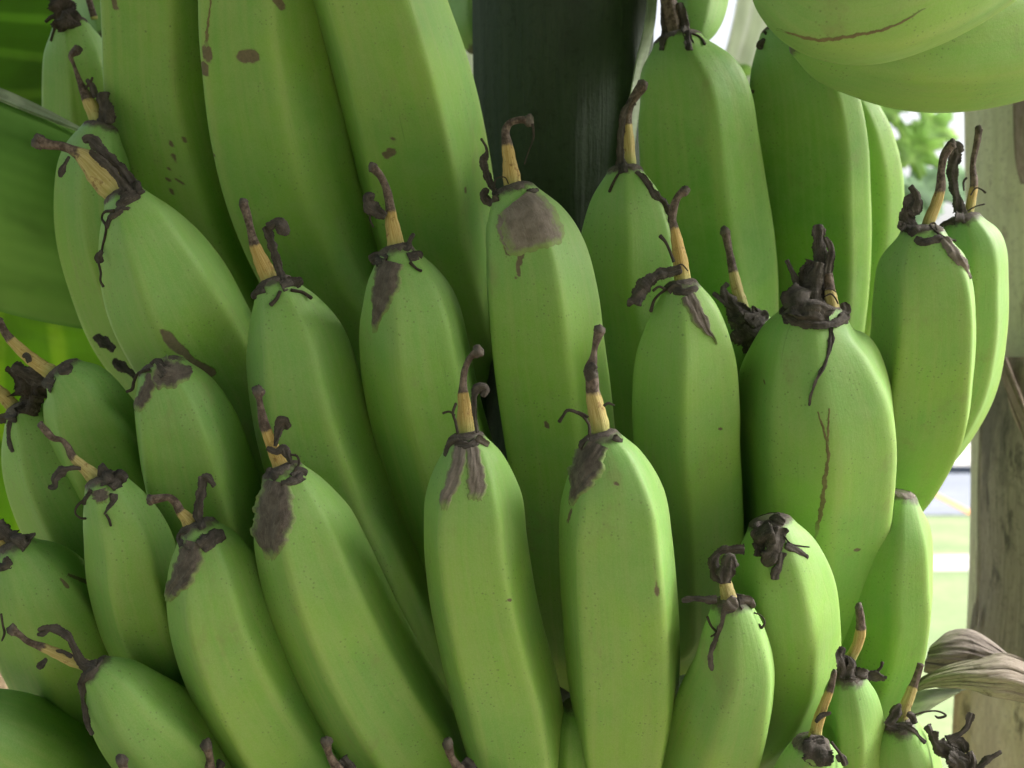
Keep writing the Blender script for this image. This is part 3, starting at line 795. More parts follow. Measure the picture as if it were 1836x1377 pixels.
petal(B, [(205,885,8),(202,900,5),(192,912,4),(186,922,5)]); fil(B, [(190,922,3),(196,932,3),(199,944,3)]); petal(B, [(165,880,8),(155,893,6),(148,905,5)]); fil(B, [(150,897,3.5),(138,908,3),(135,920,2.5),(145,929,3),(155,930,3)]); flap(B, [(178,878,16),(182,892,16),(184,902,8)], M_CRUST)
B = make_banana('A8', "wide shaded banana at the left edge above the two lowest, black petals at its tip", [(28,985,40),(50,1025,75),(85,1090,102),(125,1160,116),(170,1240,120)], (0.395, 0.425), (-0.5, 0.1, 0.6), tint=.3, scars=[[(108,1032,2),(122,1052,3)],[(122,1030,2),(160,1045,4)]])
collar(B, .004); petal(B, [(45,985,20),(25,970,18),(8,955,12),(-8,938,12)], crumple=.4); petal(B, [(20,1005,12),(8,1012,11),(-8,1015,9)], crumple=.4); petal(B, [(40,972,10),(54,962,7),(64,957,4)])
style(B,[(20,985,12),(0,970,12),(-20,960,11)],.9)
B = make_banana('A6', "banana near the bottom left corner, long style reaching left and black thread trailing down", [(176,1202,32),(203,1227,55),(243,1278,82),(293,1332,97),(345,1392,102),(400,1450,97)], (0.375, 0.395), (-0.6, 0.3), p=9, tint=.3)
collar(B, .003)
style(B, [(162,1196,12),(130,1184,12),(100,1171,10),(75,1160,8),(50,1150,6),(35,1138,6),(22,1130,10)], .58)
petal(B, [(172,1195,12),(150,1192,12),(136,1168,8),(122,1142,8),(104,1130,9),(82,1126,8),(68,1131,4)], twist=.2); petal(B, [(88,1126,7),(78,1136,6),(66,1138,3)]); petal(B, [(84,1181,4),(76,1190,6),(68,1199,4)]); petal(B, [(130,1178,4),(112,1168,4),(100,1167,3)])
petal(B, [(172,1195,9),(158,1210,14),(150,1228,10),(148,1250,5),(152,1275,6),(158,1300,6),(166,1318,4)], dd=-.002); fil(B, [(2,1100,2.5),(5,1120,2.5),(8,1135,3),(3,1150,2)])
B = make_banana('A7', "lowest banana in the bottom left corner, broad and rounded", [(-90,1300,60),(-40,1318,88),(35,1360,112),(105,1420,120)], (0.385, 0.395), (-0.2, 0.5), p=5.5, tint=.25)
# front row ---------------------------------------------------------------
B = make_banana('A4', "leftmost front row banana, a dark petal standing beside its short bent style", [(356,952,40),(369,985,64),(383,1040,87),(399,1105,100),(423,1172,107),(455,1240,110),(496,1310,112),(545,1380,110),(600,1450,100)], (0.372, 0.400), (-0.60, 0.30), tint=.5)
collar(B, .0035)
style(B, [(355,972,14),(348,948,16),(336,930,13),(324,917,9),(316,902,8),(304,892,7),(288,893,8),(270,896,9)], .48)
petal(B, [(364,948,8),(355,922,8),(358,895,9),(363,870,8),(361,853,7)], flat=.45); petal(B, [(361,855,7),(372,858,9),(384,873,6)], cup=.5)
flap(B, [(348,972,20),(340,1005,24),(326,1035,22),(312,1056,16),(300,1078,5)], M_CRUST, lift=.0012); petal(B, [(388,950,14),(378,970,18),(362,985,16)], crumple=.35); petal(B, [(340,990,10),(325,975,9),(323,960,6),(335,952,4)], cup=.5)
B = make_banana('A3', "front row banana with a wide grey-brown husk sheet on its left shoulder", [(508,852,42),(524,888,64),(542,940,88),(563,1003,100),(588,1070,107),(618,1140,111),(653,1210,113),(693,1280,114),(738,1352,112),(786,1430,102)], (0.368, 0.398), (-0.48, 0.48), tint=.5)
collar(B, .0045)
style(B, [(514,870,16),(505,840,16),(493,810,13),(482,782,11),(474,760,10),(469,738,7.5),(465,715,6.5),(463,702,11)], .58)
petal(B, [(492,800,4),(496,785,5),(500,768,9),(510,758,14),(519,768,10)], crumple=.35, cup=.5); petal(B, [(478,803,4),(495,810,6),(508,803,8),(514,815,7),(522,832,4)]); fil(B, [(516,815,2.5),(532,818,2.5),(536,830,2.5),(528,845,3)]); petal(B, [(530,858,13),(540,848,12),(550,852,7)], crumple=.35); petal(B,[(495,860,9),(484,845,7),(486,838,4)])
flap(B, [(500,865,22),(494,890,34),(492,925,38),(487,960,34),(486,985,20),(485,1005,9)], lift=.0011, rag=.16, mat=M_CRUST); petal(B,[(505,872,10),(520,868,12),(540,862,8)],dd=-.004)
B = make_banana('A1', "front row banana left of bottom centre with two parallel grey flaps below its tip", [(836,792,38),(842,826,62),(847,895,89),(851,975,95),(862,1060,98),(880,1150,100),(903,1240,101),(922,1330,97),(932,1400,88),(936,1470,70)], (0.360, 0.385), (-0.62, 0.48), tint=.6, scars=[[(915,1076,2.2),(916,1077,2.2)]])
collar(B, .004)
style(B, [(837,787,18),(835,757,16),(833,727,12.5),(831,706,10),(831,685,7),(834,662,6),(843,642,6),(857,630,9)], .50, knob=1.2)
petal(B, [(856,776,4),(851,742,4.5),(850,712,7),(857,696,9),(870,698,9),(866,712,5)], cup=.5, twist=.3); fil(B, [(821,778,3),(816,755,3),(812,740,3),(818,722,3.5)]); fil(B, [(816,745,2.5),(806,738,2.5),(793,741,3)])
flap(B, [(826,800,14),(820,835,14),(810,868,14),(800,892,12),(796,916,6)]); flap(B, [(846,802,12),(852,835,16),(855,868,18),(852,898,15)]); petal(B, [(824,788,9),(808,798,9),(797,818,6)]); petal(B, [(852,788,10),(864,794,12),(875,800,6)], mat=M_CRUST); petal(B, [(815,798,8),(838,800,10),(858,792,8)], dd=-.005)
B = make_banana('A2', "front row banana right of bottom centre with one dark leaf-shaped flap on its shoulder", [(1078,792,40),(1088,828,66),(1100,898,94),(1105,980,104),(1110,1060,107),(1116,1150,106),(1119,1240,102),(1118,1330,88),(1118,1400,68),(1118,1450,46)], (0.358, 0.382), (-0.62, 0.66), tint=.62, scars=[[(1170,1000,1.4),(1172,1025,2.2),(1177,1060,1.2),(1178,1100,1.2)],[(1100,866,2.5),(1108,868,2.5)],[(1024,915,2.2),(1018,935,2)]])
collar(B, .003)
style(B, [(1080,790,17),(1074,760,18),(1067,727,15.5),(1062,702,13),(1061,682,12),(1058,662,13),(1063,645,8),(1066,625,5.5),(1070,608,8),(1075,592,10)], .42)
petal(B, [(1064,680,12),(1056,662,14),(1064,650,10)], crumple=.3, cup=.5, dd=-.004); fil(B, [(1057,780,4),(1055,760,3.5),(1042,744,3.5),(1018,736,4),(1010,745,4),(1002,758,5)]); fil(B, [(1055,748,3),(1045,742,3),(1035,738,3)])
fil(B, [(1082,728,3),(1090,723,3),(1102,727,2)]); flap(B, [(1070,796,20),(1058,825,30),(1044,856,27),(1033,882,13),(1024,908,3)], M_CRUST, lift=.001); petal(B, [(1056,790,10),(1046,795,9),(1042,806,5)]); petal(B, [(1098,786,10),(1108,790,11),(1116,792,7)], crumple=.4)
# right lower --------------------------------------------------------------
B = make_banana('C1', "right-hand banana whose tip hides behind the fat scratched one, bright along its right edge", [(1612,896,36),(1604,945,68),(1594,1020,86),(1589,1090,90),(1578,1160,89),(1558,1230,80),(1532,1295,62)], (0.425, 0.455), (0.2, 0.75), tint=.8)
collar(B, .003, mat=M_FLAP)
B = make_banana('C2', "lower right banana with a tangled black flower clump and no visible style", [(1383,945,44),(1393,990,72),(1404,1060,92),(1412,1130,93),(1411,1200,91),(1390,1270,84),(1350,1330,66)], (0.382, 0.410), (-0.5, 0.4), p=12, tint=.8)
collar(B, .004)
petal(B, [(1388,955,24),(1372,960,24),(1358,975,12)], crumple=.4, flat=.5); petal(B, [(1362,935,10),(1365,965,14),(1362,998,10)], crumple=.4); petal(B, [(1398,945,14),(1392,975,18),(1378,1005,20),(1368,1012,8)], crumple=.4, dd=-.008); petal(B, [(1402,990,10),(1398,1015,8),(1391,1028,11),(1390,1040,9)], dd=-.01); petal(B, [(1408,978,8),(1425,985,7),(1440,995,6),(1449,1001,5)]); fil(B, [(1405,960,2),(1418,975,2),(1435,979,2),(1452,981,2)], dd=-.008); petal(B, [(1380,930,10),(1395,935,12),(1405,940,8)])
B = make_banana('C3', "lower right front banana with a twisted dark knot on its short yellow style", [(1312,1087,38),(1316,1130,58),(1318,1190,76),(1305,1260,90),(1285,1330,96),(1262,1400,96),(1245,1450,88)], (0.365, 0.390), (-0.05, 0.80), p=12, tint=.9)
collar(B, .0035)
style(B, [(1310,1090,18),(1305,1065,14),(1300,1042,11),(1296,1025,9)], .72, knob=0)
petal(B, [(1300,1040,13),(1284,1025,11),(1280,1005,9),(1292,990,8),(1312,985,9),(1335,984,9)], crumple=.35); petal(B, [(1300,1045,12),(1303,1020,13),(1310,1000,10),(1318,1018,8)], crumple=.35, dd=-.008); petal(B, [(1285,1075,10),(1265,1075,7),(1245,1073,6),(1222,1077,5)]); petal(B, [(1325,1082,14),(1340,1080,12),(1352,1090,8)], crumple=.4, mat=M_CRUST); petal(B, [(1303,1075,12),(1312,1085,14),(1322,1090,9)], dd=-.008, mat=M_CRUST)
petal(B, [(1302,1090,9),(1296,1118,6),(1284,1145,5),(1275,1168,5),(1274,1188,6),(1277,1203,3)], mat=M_CRUST); fil(B, [(1268,1105,3),(1275,1122,3),(1284,1134,3),(1274,1142,2)]); fil(B, [(1352,1098,2),(1366,1105,2),(1371,1117,2.5),(1365,1126,3),(1361,1118,2)])
B = make_banana('C5', "small banana low on the right, ridge down its middle, with a curved yellow style above", [(1520,1218,32),(1524,1250,47),(1530,1310,56),(1532,1380,57),(1530,1450,50)], (0.385, 0.40), (-0.5, 0.25), tint=.8)
collar(B, .003)
style(B, [(1522,1185,11),(1536,1160,10),(1543,1135,10),(1543,1112,8),(1540,1088,7)], .60); petal(B, [(1513,1218,16),(1515,1195,15),(1506,1175,12),(1512,1160,8)], crumple=.35); petal(B, [(1522,1205,12),(1545,1212,13),(1568,1213,13),(1588,1218,10)], dd=.003, crumple=.35); fil(B, [(1572,1205,3.5),(1580,1196,3),(1582,1186,4)], dd=.003); petal(B,[(1525,1205,9),(1528,1190,9),(1522,1178,6)])
B = make_banana('C4', "banana tip rising from the bottom edge under a grey-black folded flap", [(1455,1338,36),(1452,1375,58),(1448,1430,75),(1445,1480,80)], (0.372, 0.380), (-0.2, 0.7), tint=.75)
collar(B, .005)
style(B, [(1459,1332,13),(1466,1300,11),(1476,1268,9),(1489,1235,7),(1496,1205,5)], .72); petal(B, [(1462,1325,20),(1466,1350,24),(1470,1374,20)], crumple=.3); petal(B, [(1462,1295,3),(1472,1284,5),(1490,1278,6)]); petal(B, [(1440,1330,12),(1455,1332,14),(1478,1325,10)], dd=-.004); fil(B, [(1490,1330,3),(1505,1350,4),(1515,1370,5)]); petal(B,[(1500,1362,6),(1510,1358,8),(1518,1372,6)],dd=0)
B = make_banana('C6', "banana tip at the bottom right below the curled dead leaf, with a slanting yellow-green style", [(1612,1305,30),(1620,1335,48),(1632,1385,62),(1640,1440,66)], (0.395, 0.405), (0.1, 0.7), tint=.85)
collar(B, .003)
style(B, [(1613,1298,11),(1621,1272,11),(1632,1243,10),(1642,1218,7),(1651,1190,6)], .62, knob=0); petal(B, [(1588,1300,8),(1600,1290,12),(1610,1270,9),(1615,1262,4)]); petal(B, [(1618,1302,9),(1638,1312,6),(1648,1322,4),(1660,1332,4)]); petal(B, [(1640,1298,8),(1636,1285,7),(1626,1280,5)], cup=.5); fil(B, [(1638,1282,2),(1665,1275,2),(1685,1276,2),(1696,1283,2.5),(1682,1287,3),(1676,1283,2)]); petal(B, [(1590,1300,8),(1612,1305,8),(1635,1302,7)], dd=-.004)
B = make_banana('C7', "banana just below the bottom right edge, only its tangle of curled black petals in view", [(1725,1400,30),(1722,1440,55),(1715,1500,66)], (0.40, 0.405), (0.1, 0.7), tint=.8)
petal(B, [(1728,1392,12),(1715,1362,18),(1695,1345,16),(1678,1332,9),(1672,1310,8)], crumple=.35); petal(B, [(1672,1318,6),(1665,1306,10),(1662,1300,8)]); petal(B, [(1698,1328,8),(1718,1318,6),(1733,1305,6),(1738,1290,9),(1742,1278,7)]); petal(B, [(1735,1392,9),(1742,1365,9),(1740,1347,8)]); petal(B, [(1738,1395,8),(1755,1378,6),(1772,1362,8),(1796,1348,7)]); petal(B, [(1705,1330,12),(1722,1335,11),(1728,1350,8)], crumple=.4); petal(B, [(1700,1355,10),(1722,1370,12),(1730,1390,10)], crumple=.4, dd=-.007)
# stubs of the next hand, just under the frame
for key, lab, x, y, bx, by in (('H1', "hidden banana whose stubby black style pokes up at the bottom edge below the corner pair", 218, 1364, 225, 1440), ('H2', "hidden banana showing only a curled knob in the dark gap under the slender left banana", 370, 1336, 388, 1430), ('H3', "hidden banana showing a small pale knob between the two leftmost front bananas", 585, 1331, 640, 1430), ('H4', "hidden banana showing a small pale knob left of the two-flap banana", 803, 1334, 870, 1440)):
    dd_ = {'H1': .36, 'H2': .385, 'H3': .375, 'H4': .38}[key]
    B = make_banana(key, lab, [(bx, by, 34), (bx + 8, by + 40, 60), (bx + 18, by + 110, 88)], (dd_, dd_ + .01), (-0.4, 0.5), tint=.4)
    style(B, [(bx, by, 15), (x * .6 + bx * .4, y * .5 + by * .5, 11), (x + 6, y + 22, 7), (x, y, 10)], .3, dend=-.012 if key in ('H2','H3','H4') else -.004, knob=1.1)
    petal(B, [(bx + 10, by, 12), (x * .4 + bx * .6 + 12, y * .5 + by * .5, 9), (x + 28, y + 28, 9)], crumple=.35)
# pair of large close bananas in the upper right corner
B = make_banana('D1', "closest big banana slanting across the upper right corner, thin brown crack along it", [(1372,-60,48),(1405,-38,76),(1470,-8,104),(1550,-8,124),(1640,-40,134),(1740,-95,134),(1840,-165,124)], (0.345, 0.335), (-0.6, 0.1, 0.7), p=9, tint=.85)
scratch(B, [(1392,52,1),(1425,62,1.6),(1462,71,2.6),(1500,69,3.0),(1540,62,2.4),(1580,54,2.2),(1620,38,1.4),(1660,14,1)])
B = make_banana('D2', "big banana lying under the closest one in the upper right corner", [(1440,62,42),(1490,75,72),(1560,80,96),(1650,85,112),(1750,80,116),(1850,60,112),(1950,20,100)], (0.415, 0.398), (-0.6, 0.45), p=9, tint=.75)

# two unseen bananas added above the frame to cast shade on the row below
B = make_banana('D3', "added unseen banana shading the row below, just above the picture's upper edge", [(1120,-240,45),(1190,-200,80),(1290,-170,108),(1420,-165,124),(1560,-200,130),(1700,-260,120)], (0.385, 0.360), (-0.6, 0.1, 0.7), p=9, tint=.7)
B = make_banana('D4', "added unseen banana shading the row below, just above the picture's upper edge", [(1150,-420,45),(1220,-400,80),(1330,-390,108),(1460,-400,124),(1600,-450,130),(1740,-530,120)], (0.42, 0.38), (-0.6, 0.1, 0.7), p=9, tint=.7)

B = make_banana('H5', "dark green banana deep in the narrow gap between the two front ones, bottom centre", [(1030,1262,22),(1032,1285,44),(1034,1340,62),(1036,1420,70)], (0.410, 0.415), (-0.3, 0.5), tint=.1, recede=.0)
# ------------------------------------------------------------------ setting
def flat_sheet(name, x0, x1, y0, y1, z, mat, nx=2, ny=2, jit=0.0):
    xs = np.linspace(x0, x1, nx); ys = np.linspace(y0, y1, ny)
    v = [(x, y + (jit * float(snoise(np.array(x * 0.8), np.array(y * 0.0), y0)) if jit and (iy in (0, ny - 1)) else 0), z) for iy, y in enumerate(ys) for x in xs]
    o = mesh_obj(name, v, grid_faces(ny, nx, False), mat, None, None, False)
    o['kind'] = 'structure'
    return o
M_GRASS = ground_material("lawn", (0.125, 0.185, 0.075), (0.19, 0.235, 0.11), 1.5)
M_ROAD = ground_material("road_surface", (0.13, 0.15, 0.185), (0.18, 0.20, 0.24), 0.6)
M_PATH = ground_material("pale_path", (0.34, 0.335, 0.315), (0.42, 0.415, 0.395), 2.0)
M_ADDED_SOIL = ground_material("added_soil", (0.17, 0.13, 0.09), (0.25, 0.20, 0.14), 6.0)
M_KERB = ground_material("kerb_stone", (0.04, 0.055, 0.08), (0.07, 0.085, 0.11), 1.0)
flat_sheet('ground', -400, 400, -60, 900, 0.0, M_GRASS)
flat_sheet('path', -30, 60, 7.7, 8.4, 0.004, M_PATH, 60, 2, 0.1)
flat_sheet('road', -60, 90, 11.0, 16.1, 0.008, M_ROAD, 60, 2, 0.1)
flat_sheet('pavement', -60, 90, 16.5, 27, 0.008, M_PATH)
# low dark kerb wall on the far side of the road
def box_obj(name, x0, x1, y0, y1, z0, z1, mat, parent=None, bev=0.02):
    import bmesh
    bm = bmesh.new()
    bmesh.ops.create_cube(bm, size=1)
    for v in bm.verts:
        v.co = Vector(((x0 + x1) / 2 + v.co.x * (x1 - x0), (y0 + y1) / 2 + v.co.y * (y1 - y0), (z0 + z1) / 2 + v.co.z * (z1 - z0)))
    bmesh.ops.bevel(bm, geom=bm.edges[:], offset=bev, segments=2, affect='EDGES')
    me = bpy.data.meshes.new(name); bm.to_mesh(me); bm.free()
    me.materials.append(mat)
    o = bpy.data.objects.new(name, me); C.objects.link(o)
    if parent: o.parent = parent
    return o
k = box_obj('low_wall', -30, 60, 16.15, 16.45, -0.05, 0.10, M_KERB)
k['label'] = "low dark blue-grey wall along the far edge of the road"; k['category'] = 'wall'
M_LINE = ground_material("road_line", (0.50, 0.22, 0.06), (0.58, 0.28, 0.08), 3.0)
a = np.array([5.2, 14.4]); b = np.array([4.55, 10.95]); nn_ = np.array([-(b - a)[1], (b - a)[0]]); nn_ = nn_ / np.linalg.norm(nn_) * 0.045
o = mesh_obj('road_line', [(*(a + nn_), .012), (*(a - nn_), .012), (*(b - nn_), .012), (*(b + nn_), .012)], [(0, 1, 2, 3)], M_LINE, None, None, False)
o['kind'] = 'structure'

# bunch stalk ---------------------------------------------------------------
def stem(name, label, cat, pts, mat, wob=0.02, seg=72, rows=90, fl=1.0, group=None, part="trunk"):
    """pts: (px, py, half width px, depth)"""
    s = catmull(np.array(pts, float), rows)
    c = np.array([P(a[0], a[1], a[3]) for a in s]); r = s[:, 2] * s[:, 3] / F
    tan = np.gradient(c, axis=0); tan /= np.linalg.norm(tan, axis=1)[:, None]
    side = np.cross(tan, np.array([0, 1.0, 0])); side /= np.linalg.norm(side, axis=1)[:, None]
    if side[:, 0].mean() < 0: side = -side
    fr = np.cross(side, tan)
    if fr[:, 1].mean() > 0: fr = -fr
    th = np.linspace(-math.pi, math.pi, seg, endpoint=False)
    V = []; u = []; v = []
    for i in range(rows):
        w_ = 1 + wob * snoise(th * 2 + i * 0.03, th * 0 + i * 0.05, 3.0) + wob * 0.35 * np.sin(th * 17 + 0.4)
        for j in range(seg):
            V.append(c[i] + r[i] * w_[j] * (side[i] * math.sin(th[j]) + fl * fr[i] * math.cos(th[j])))
            u.append(i / (rows - 1)); v.append(th[j] / math.pi)
    root = thing(name, label, cat, Vector(c[-1]), group)
    faces = grid_faces(rows, seg)
    faces.append(tuple(range(seg))[::-1]); faces.append(tuple((rows - 1) * seg + j for j in range(seg)))
    o = mesh_obj(part, V, faces, mat, root, dict(u=u, v=v))
    return root, c, r

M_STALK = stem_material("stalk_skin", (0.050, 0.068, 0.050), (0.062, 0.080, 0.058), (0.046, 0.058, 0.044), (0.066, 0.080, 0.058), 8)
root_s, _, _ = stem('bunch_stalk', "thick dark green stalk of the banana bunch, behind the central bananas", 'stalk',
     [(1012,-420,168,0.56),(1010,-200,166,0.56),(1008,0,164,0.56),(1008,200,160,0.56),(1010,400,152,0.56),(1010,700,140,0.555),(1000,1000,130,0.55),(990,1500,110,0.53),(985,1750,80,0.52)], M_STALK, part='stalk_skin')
M_CUSHION_DARK = stem_material('cushion_shade', (0.030, 0.062, 0.022), (0.042, 0.080, 0.030), (0.030, 0.050, 0.022), (0.040, 0.055, 0.030), 8)
# dark fill added as the hands' bases, so the gaps read as shade
def cushion_fill(y0, y1, hw, d, cx=1000):
    n_, m_ = 30, 48
    c0 = P(cx, y0, d); c1 = P(cx, y1, d)
    V = []; u = []; v = []
    for i in range(n_):
        t = i / (n_ - 1); ph = math.pi * t
        z = c0[2] + (c1[2] - c0[2]) * (0.5 - 0.5 * math.cos(ph)); x0 = c0[0] + (c1[0] - c0[0]) * t
        for j in range(m_):
            th = 2 * math.pi * j / m_
            r = hw * d / F * math.sin(ph) ** 0.5 * (1 + 0.05 * math.sin(th * 9) + 0.03 * float(snoise(np.array(th * 3), np.array(t * 9), y0)))
            V.append((x0 + r * math.cos(th), d + 0.55 * r * math.sin(th), z)); u.append(t); v.append(th / 6.283)
    mesh_obj('hand_cushion_fill', V, grid_faces(n_, m_), M_CUSHION_DARK, root_s, dict(u=u, v=v))
cushion_fill(330, 1060, 330, 0.60, 930); cushion_fill(900, 1400, 420, 0.58, 900); cushion_fill(1250, 1800, 430, 0.56, 900)
# pale ribbed edge strip on the stalk's right side
M_PALE = leaf_material("pale_fibre", (0.52, 0.60, 0.44), (0.66, 0.72, 0.58), (0.4, 0.5, 0.3), 20)

def sheet(name, rows, mat, parent=None, nu=40, nv=30, thick=0.0006, wav=0.0, wf=14.0, label=None, cat=None, group=None, kind=None, holes=None, ragged=0.0):
    """rows: list of lists of (px,py,depth): a smooth curved blade with real thickness"""
    g = [catmull(np.array(r, float), nv) for r in rows]
    g = np.array(g)                      # (m, nv, 3)
    cols = [catmull(np.column_stack([g[:, j, :]]), nu) for j in range(nv)]
    g2 = np.array(cols).transpose(1, 0, 2)    # (nu, nv, 3)
    V = np.zeros((nu, nv, 3))
    for i in range(nu):
        for j in range(nv):
            x, y, d = g2[i, j]
            if wav: d = d + wav * d * float(snoise(np.array(j / nv * 3.0 + i / nu * 2), np.array(i / nu * wf), 4.0 + rows[0][0][0] * 0.01))
            V[i, j] = P(x, y, d)
    du = np.gradient(V, axis=0); dv = np.gradient(V, axis=1)
    nr = np.cross(du, dv); nr /= np.maximum(np.linalg.norm(nr, axis=2), 1e-9)[..., None]
    Vb = V + nr * thick
    verts = np.vstack([V.reshape(-1, 3), Vb.reshape(-1, 3)])
    off = nu * nv
    skip = set()
    faces = []
    for i in range(nu - 1):
        for j in range(nv - 1):
            if holes and holes(i / (nu - 1), j / (nv - 1)): continue
            a_ = i * nv + j
            faces.append((a_, a_ + nv, a_ + nv + 1, a_ + 1)); faces.append((off + a_, off + a_ + 1, off + a_ + nv + 1, off + a_ + nv))
    def edge(a_, b_): faces.append((a_, b_, off + b_, off + a_))
    for i in range(nu - 1): edge(i * nv, (i + 1) * nv); edge((i + 1) * nv + nv - 1, i * nv + nv - 1)
    for j in range(nv - 1): edge(j + 1, j); edge((nu - 1) * nv + j, (nu - 1) * nv + j + 1)
    u = np.tile(np.repeat(np.linspace(0, 1, nu), nv), 2); v = np.tile(np.tile(np.linspace(0, 1, nv), nu), 2)
    o = mesh_obj(name, verts, faces, mat, parent, dict(u=u, v=v))
    if label: o['label'] = label
    if cat: o['category'] = cat
    if group: o['group'] = group
    if kind: o['kind'] = kind
    return o

sheet('fibre_strip', [[(1164,-60,0.520),(1158,40,0.520),(1140,120,0.520),(1114,290,0.520)], [(1182,-60,0.530),(1175,40,0.530),(1160,110,0.530),(1134,290,0.530)]], M_PALE, root_s, 16, 24)

# leaves ----------------------------------------------------------------------
M_LEAF_LIT = leaf_material("leaf_backlit", (0.06, 0.13, 0.02), (0.14, 0.24, 0.04), (0.28, 0.50, 0.06), 34, 'u', 0.3, 0.6)
M_LEAF_LIT2 = leaf_material("leaf_yellow", (0.10, 0.22, 0.03), (0.22, 0.36, 0.05), (0.50, 0.78, 0.08), 22, 'v', 0.3, 0.6)
M_LEAF_DULL = leaf_material("leaf_dull", (0.18, 0.38, 0.07), (0.22, 0.43, 0.09), (0.20, 0.42, 0.06), 9, 'u', 0.35, 0.12)
M_LEAF_PALE_LIT = leaf_material("leaf_pale_lit", (0.66, 0.72, 0.60), (0.78, 0.82, 0.74), (0.86, 0.92, 0.78), 46, 'u', 0.4, 0.7)  # near-white blade colour paints in the sunlit, overexposed look
M_LEAF_DEEP = leaf_material("leaf_deep", (0.05, 0.12, 0.03), (0.08, 0.17, 0.04), (0.12, 0.28, 0.04), 26, 'u', 0.3, 0.4)
sheet('banana_leaf', [[(-160,-120,0.75),(40,-100,0.78),(260,-60,0.80)], [(-160,0,0.74),(40,10,0.77),(260,30,0.80)], [(-160,110,0.74),(40,130,0.77),(260,120,0.80)], [(-160,260,0.76),(40,260,0.78),(260,240,0.80)]], M_LEAF_LIT, nu=50, nv=30, wav=0.004,
      label="backlit bright green banana leaf with cross veins in the upper left corner", cat="leaf")
def husk(name, label, rows, mat, **k): return sheet(name, rows, mat, label=label, cat="leaf", **k)
husk('banana_leaf', "broad dull green leaf with a pale upper rim crossing behind the left bananas",
     [[(-200,100,0.50),(-60,140,0.502),(60,190,0.504),(160,240,0.508),(250,300,0.515)],
      [(-200,190,0.475),(-60,220,0.478),(60,260,0.482),(160,310,0.49),(260,370,0.50)],
      [(-200,330,0.462),(-60,345,0.467),(60,390,0.475),(170,440,0.485),(270,490,0.50)],
      [(-200,460,0.475),(-60,480,0.48),(60,515,0.485),(180,545,0.492),(280,580,0.505)],
      [(-200,520,0.50),(-60,540,0.50),(60,570,0.50),(180,592,0.505),(280,610,0.515)]], M_LEAF_DULL, nu=50, nv=40, thick=0.0012)
sheet('leaf_rim', [[(-200,96,0.494),(-60,138,0.494),(60,188,0.496),(150,236,0.50)], [(-200,110,0.490),(-60,158,0.490),(60,206,0.493),(150,240,0.499)]], M_PALE, [o for o in C.objects if o.name.startswith('banana_leaf')][-1], 6, 30, thick=0.0015)
husk('banana_leaf', "glowing yellow-green leaf in the gap under the broad dull leaf at the left",
     [[(-120,500,0.9),(-20,520,0.9),(80,560,0.9),(260,600,0.9)], [(-120,640,0.88),(0,640,0.88),(100,640,0.88),(280,660,0.88)], [(-120,820,0.9),(0,820,0.9),(100,820,0.9),(300,820,0.9)]], M_LEAF_LIT2, nu=40, nv=40, wav=0.004)
husk('banana_leaf', "streaked yellow-green leaf at the left edge below the ragged black banana tip",
     [[(-160,760,0.80),(-60,780,0.80),(60,800,0.80),(180,820,0.80)], [(-160,900,0.78),(-60,900,0.78),(60,920,0.78),(180,960,0.78)], [(-160,1060,0.8),(-60,1080,0.80),(60,1100,0.80),(200,1120,0.80)]], M_LEAF_LIT2, nu=40, nv=40, wav=0.004)
M_TRUNK_BROWN = stem_material("dry_trunk", (0.30, 0.22, 0.14), (0.42, 0.33, 0.22), (0.15, 0.12, 0.10), (0.07, 0.06, 0.05), 14)
M_TRUNK_PALE = stem_material("pale_trunk", (0.62, 0.63, 0.44), (0.72, 0.72, 0.54), (0.56, 0.55, 0.40), (0.42, 0.37, 0.28), 10)
M_TRUNK_GREEN = stem_material("green_trunk", (0.24, 0.34, 0.10), (0.32, 0.42, 0.13), (0.22, 0.27, 0.09), (0.20, 0.17, 0.08), 6)
stem('banana_plant', "slim yellow-green trunk seen in the gap at the left edge under the broad leaf", 'plant', [(120,300,60,1.1),(118,700,62,1.1),(110,1300,70,1.1),(100,2600,80,1.1)], M_TRUNK_GREEN)
stem('dry_plant', "brown dry stem glimpsed at the lower left edge beneath the bananas", 'plant', [(-60,800,80,0.95),(-40,1100,80,0.95),(0,1500,90,0.95),(20,3000,90,0.95)], M_TRUNK_BROWN)
# dark foliage behind the bunch on the left
husk('banana_leaf', "dark leaf hanging far behind the gaps of the left bananas",
     [[(-300,-300,1.5),(200,-300,1.5),(800,-250,1.5)], [(-300,500,1.45),(200,520,1.45),(780,560,1.5)], [(-300,1500,1.5),(200,1500,1.5),(780,1500,1.5)]], M_LEAF_DEEP, nu=50, nv=40, wav=0.02)
# top centre: end of a pale leaf and a green finger left of the stalk
husk('banana_leaf', "smooth pale green leaf strip between the widest upper banana and the dark stalk",
     [[(780,-40,0.75),(820,60,0.75),(845,250,0.75)], [(900,-40,0.76),(900,60,0.76),(890,250,0.76)]], M_LEAF_PALE_LIT, nu=20, nv=20)
husk('banana_leaf', "pale backlit leaf with fine slanting veins behind the upper right bananas",
     [[(1240,200,1.15),(1290,120,1.15),(1330,-40,1.15),(1360,-200,1.15)], [(1300,330,1.1),(1360,200,1.1),(1420,60,1.1),(1460,-150,1.1)], [(1360,420,1.15),(1440,300,1.15),(1520,150,1.15),(1560,-100,1.15)]], M_LEAF_PALE_LIT, nu=50, nv=40, wav=0.006)
B = make_banana('G5', "banana at the top edge just left of the stalk, rounded end pointing down", [(862,80,30),(858,60,48),(855,0,58),(852,-40,60),(850,-120,62),(850,-200,60)], (0.64, 0.66), (-0.3, 0.6), tint=.3)
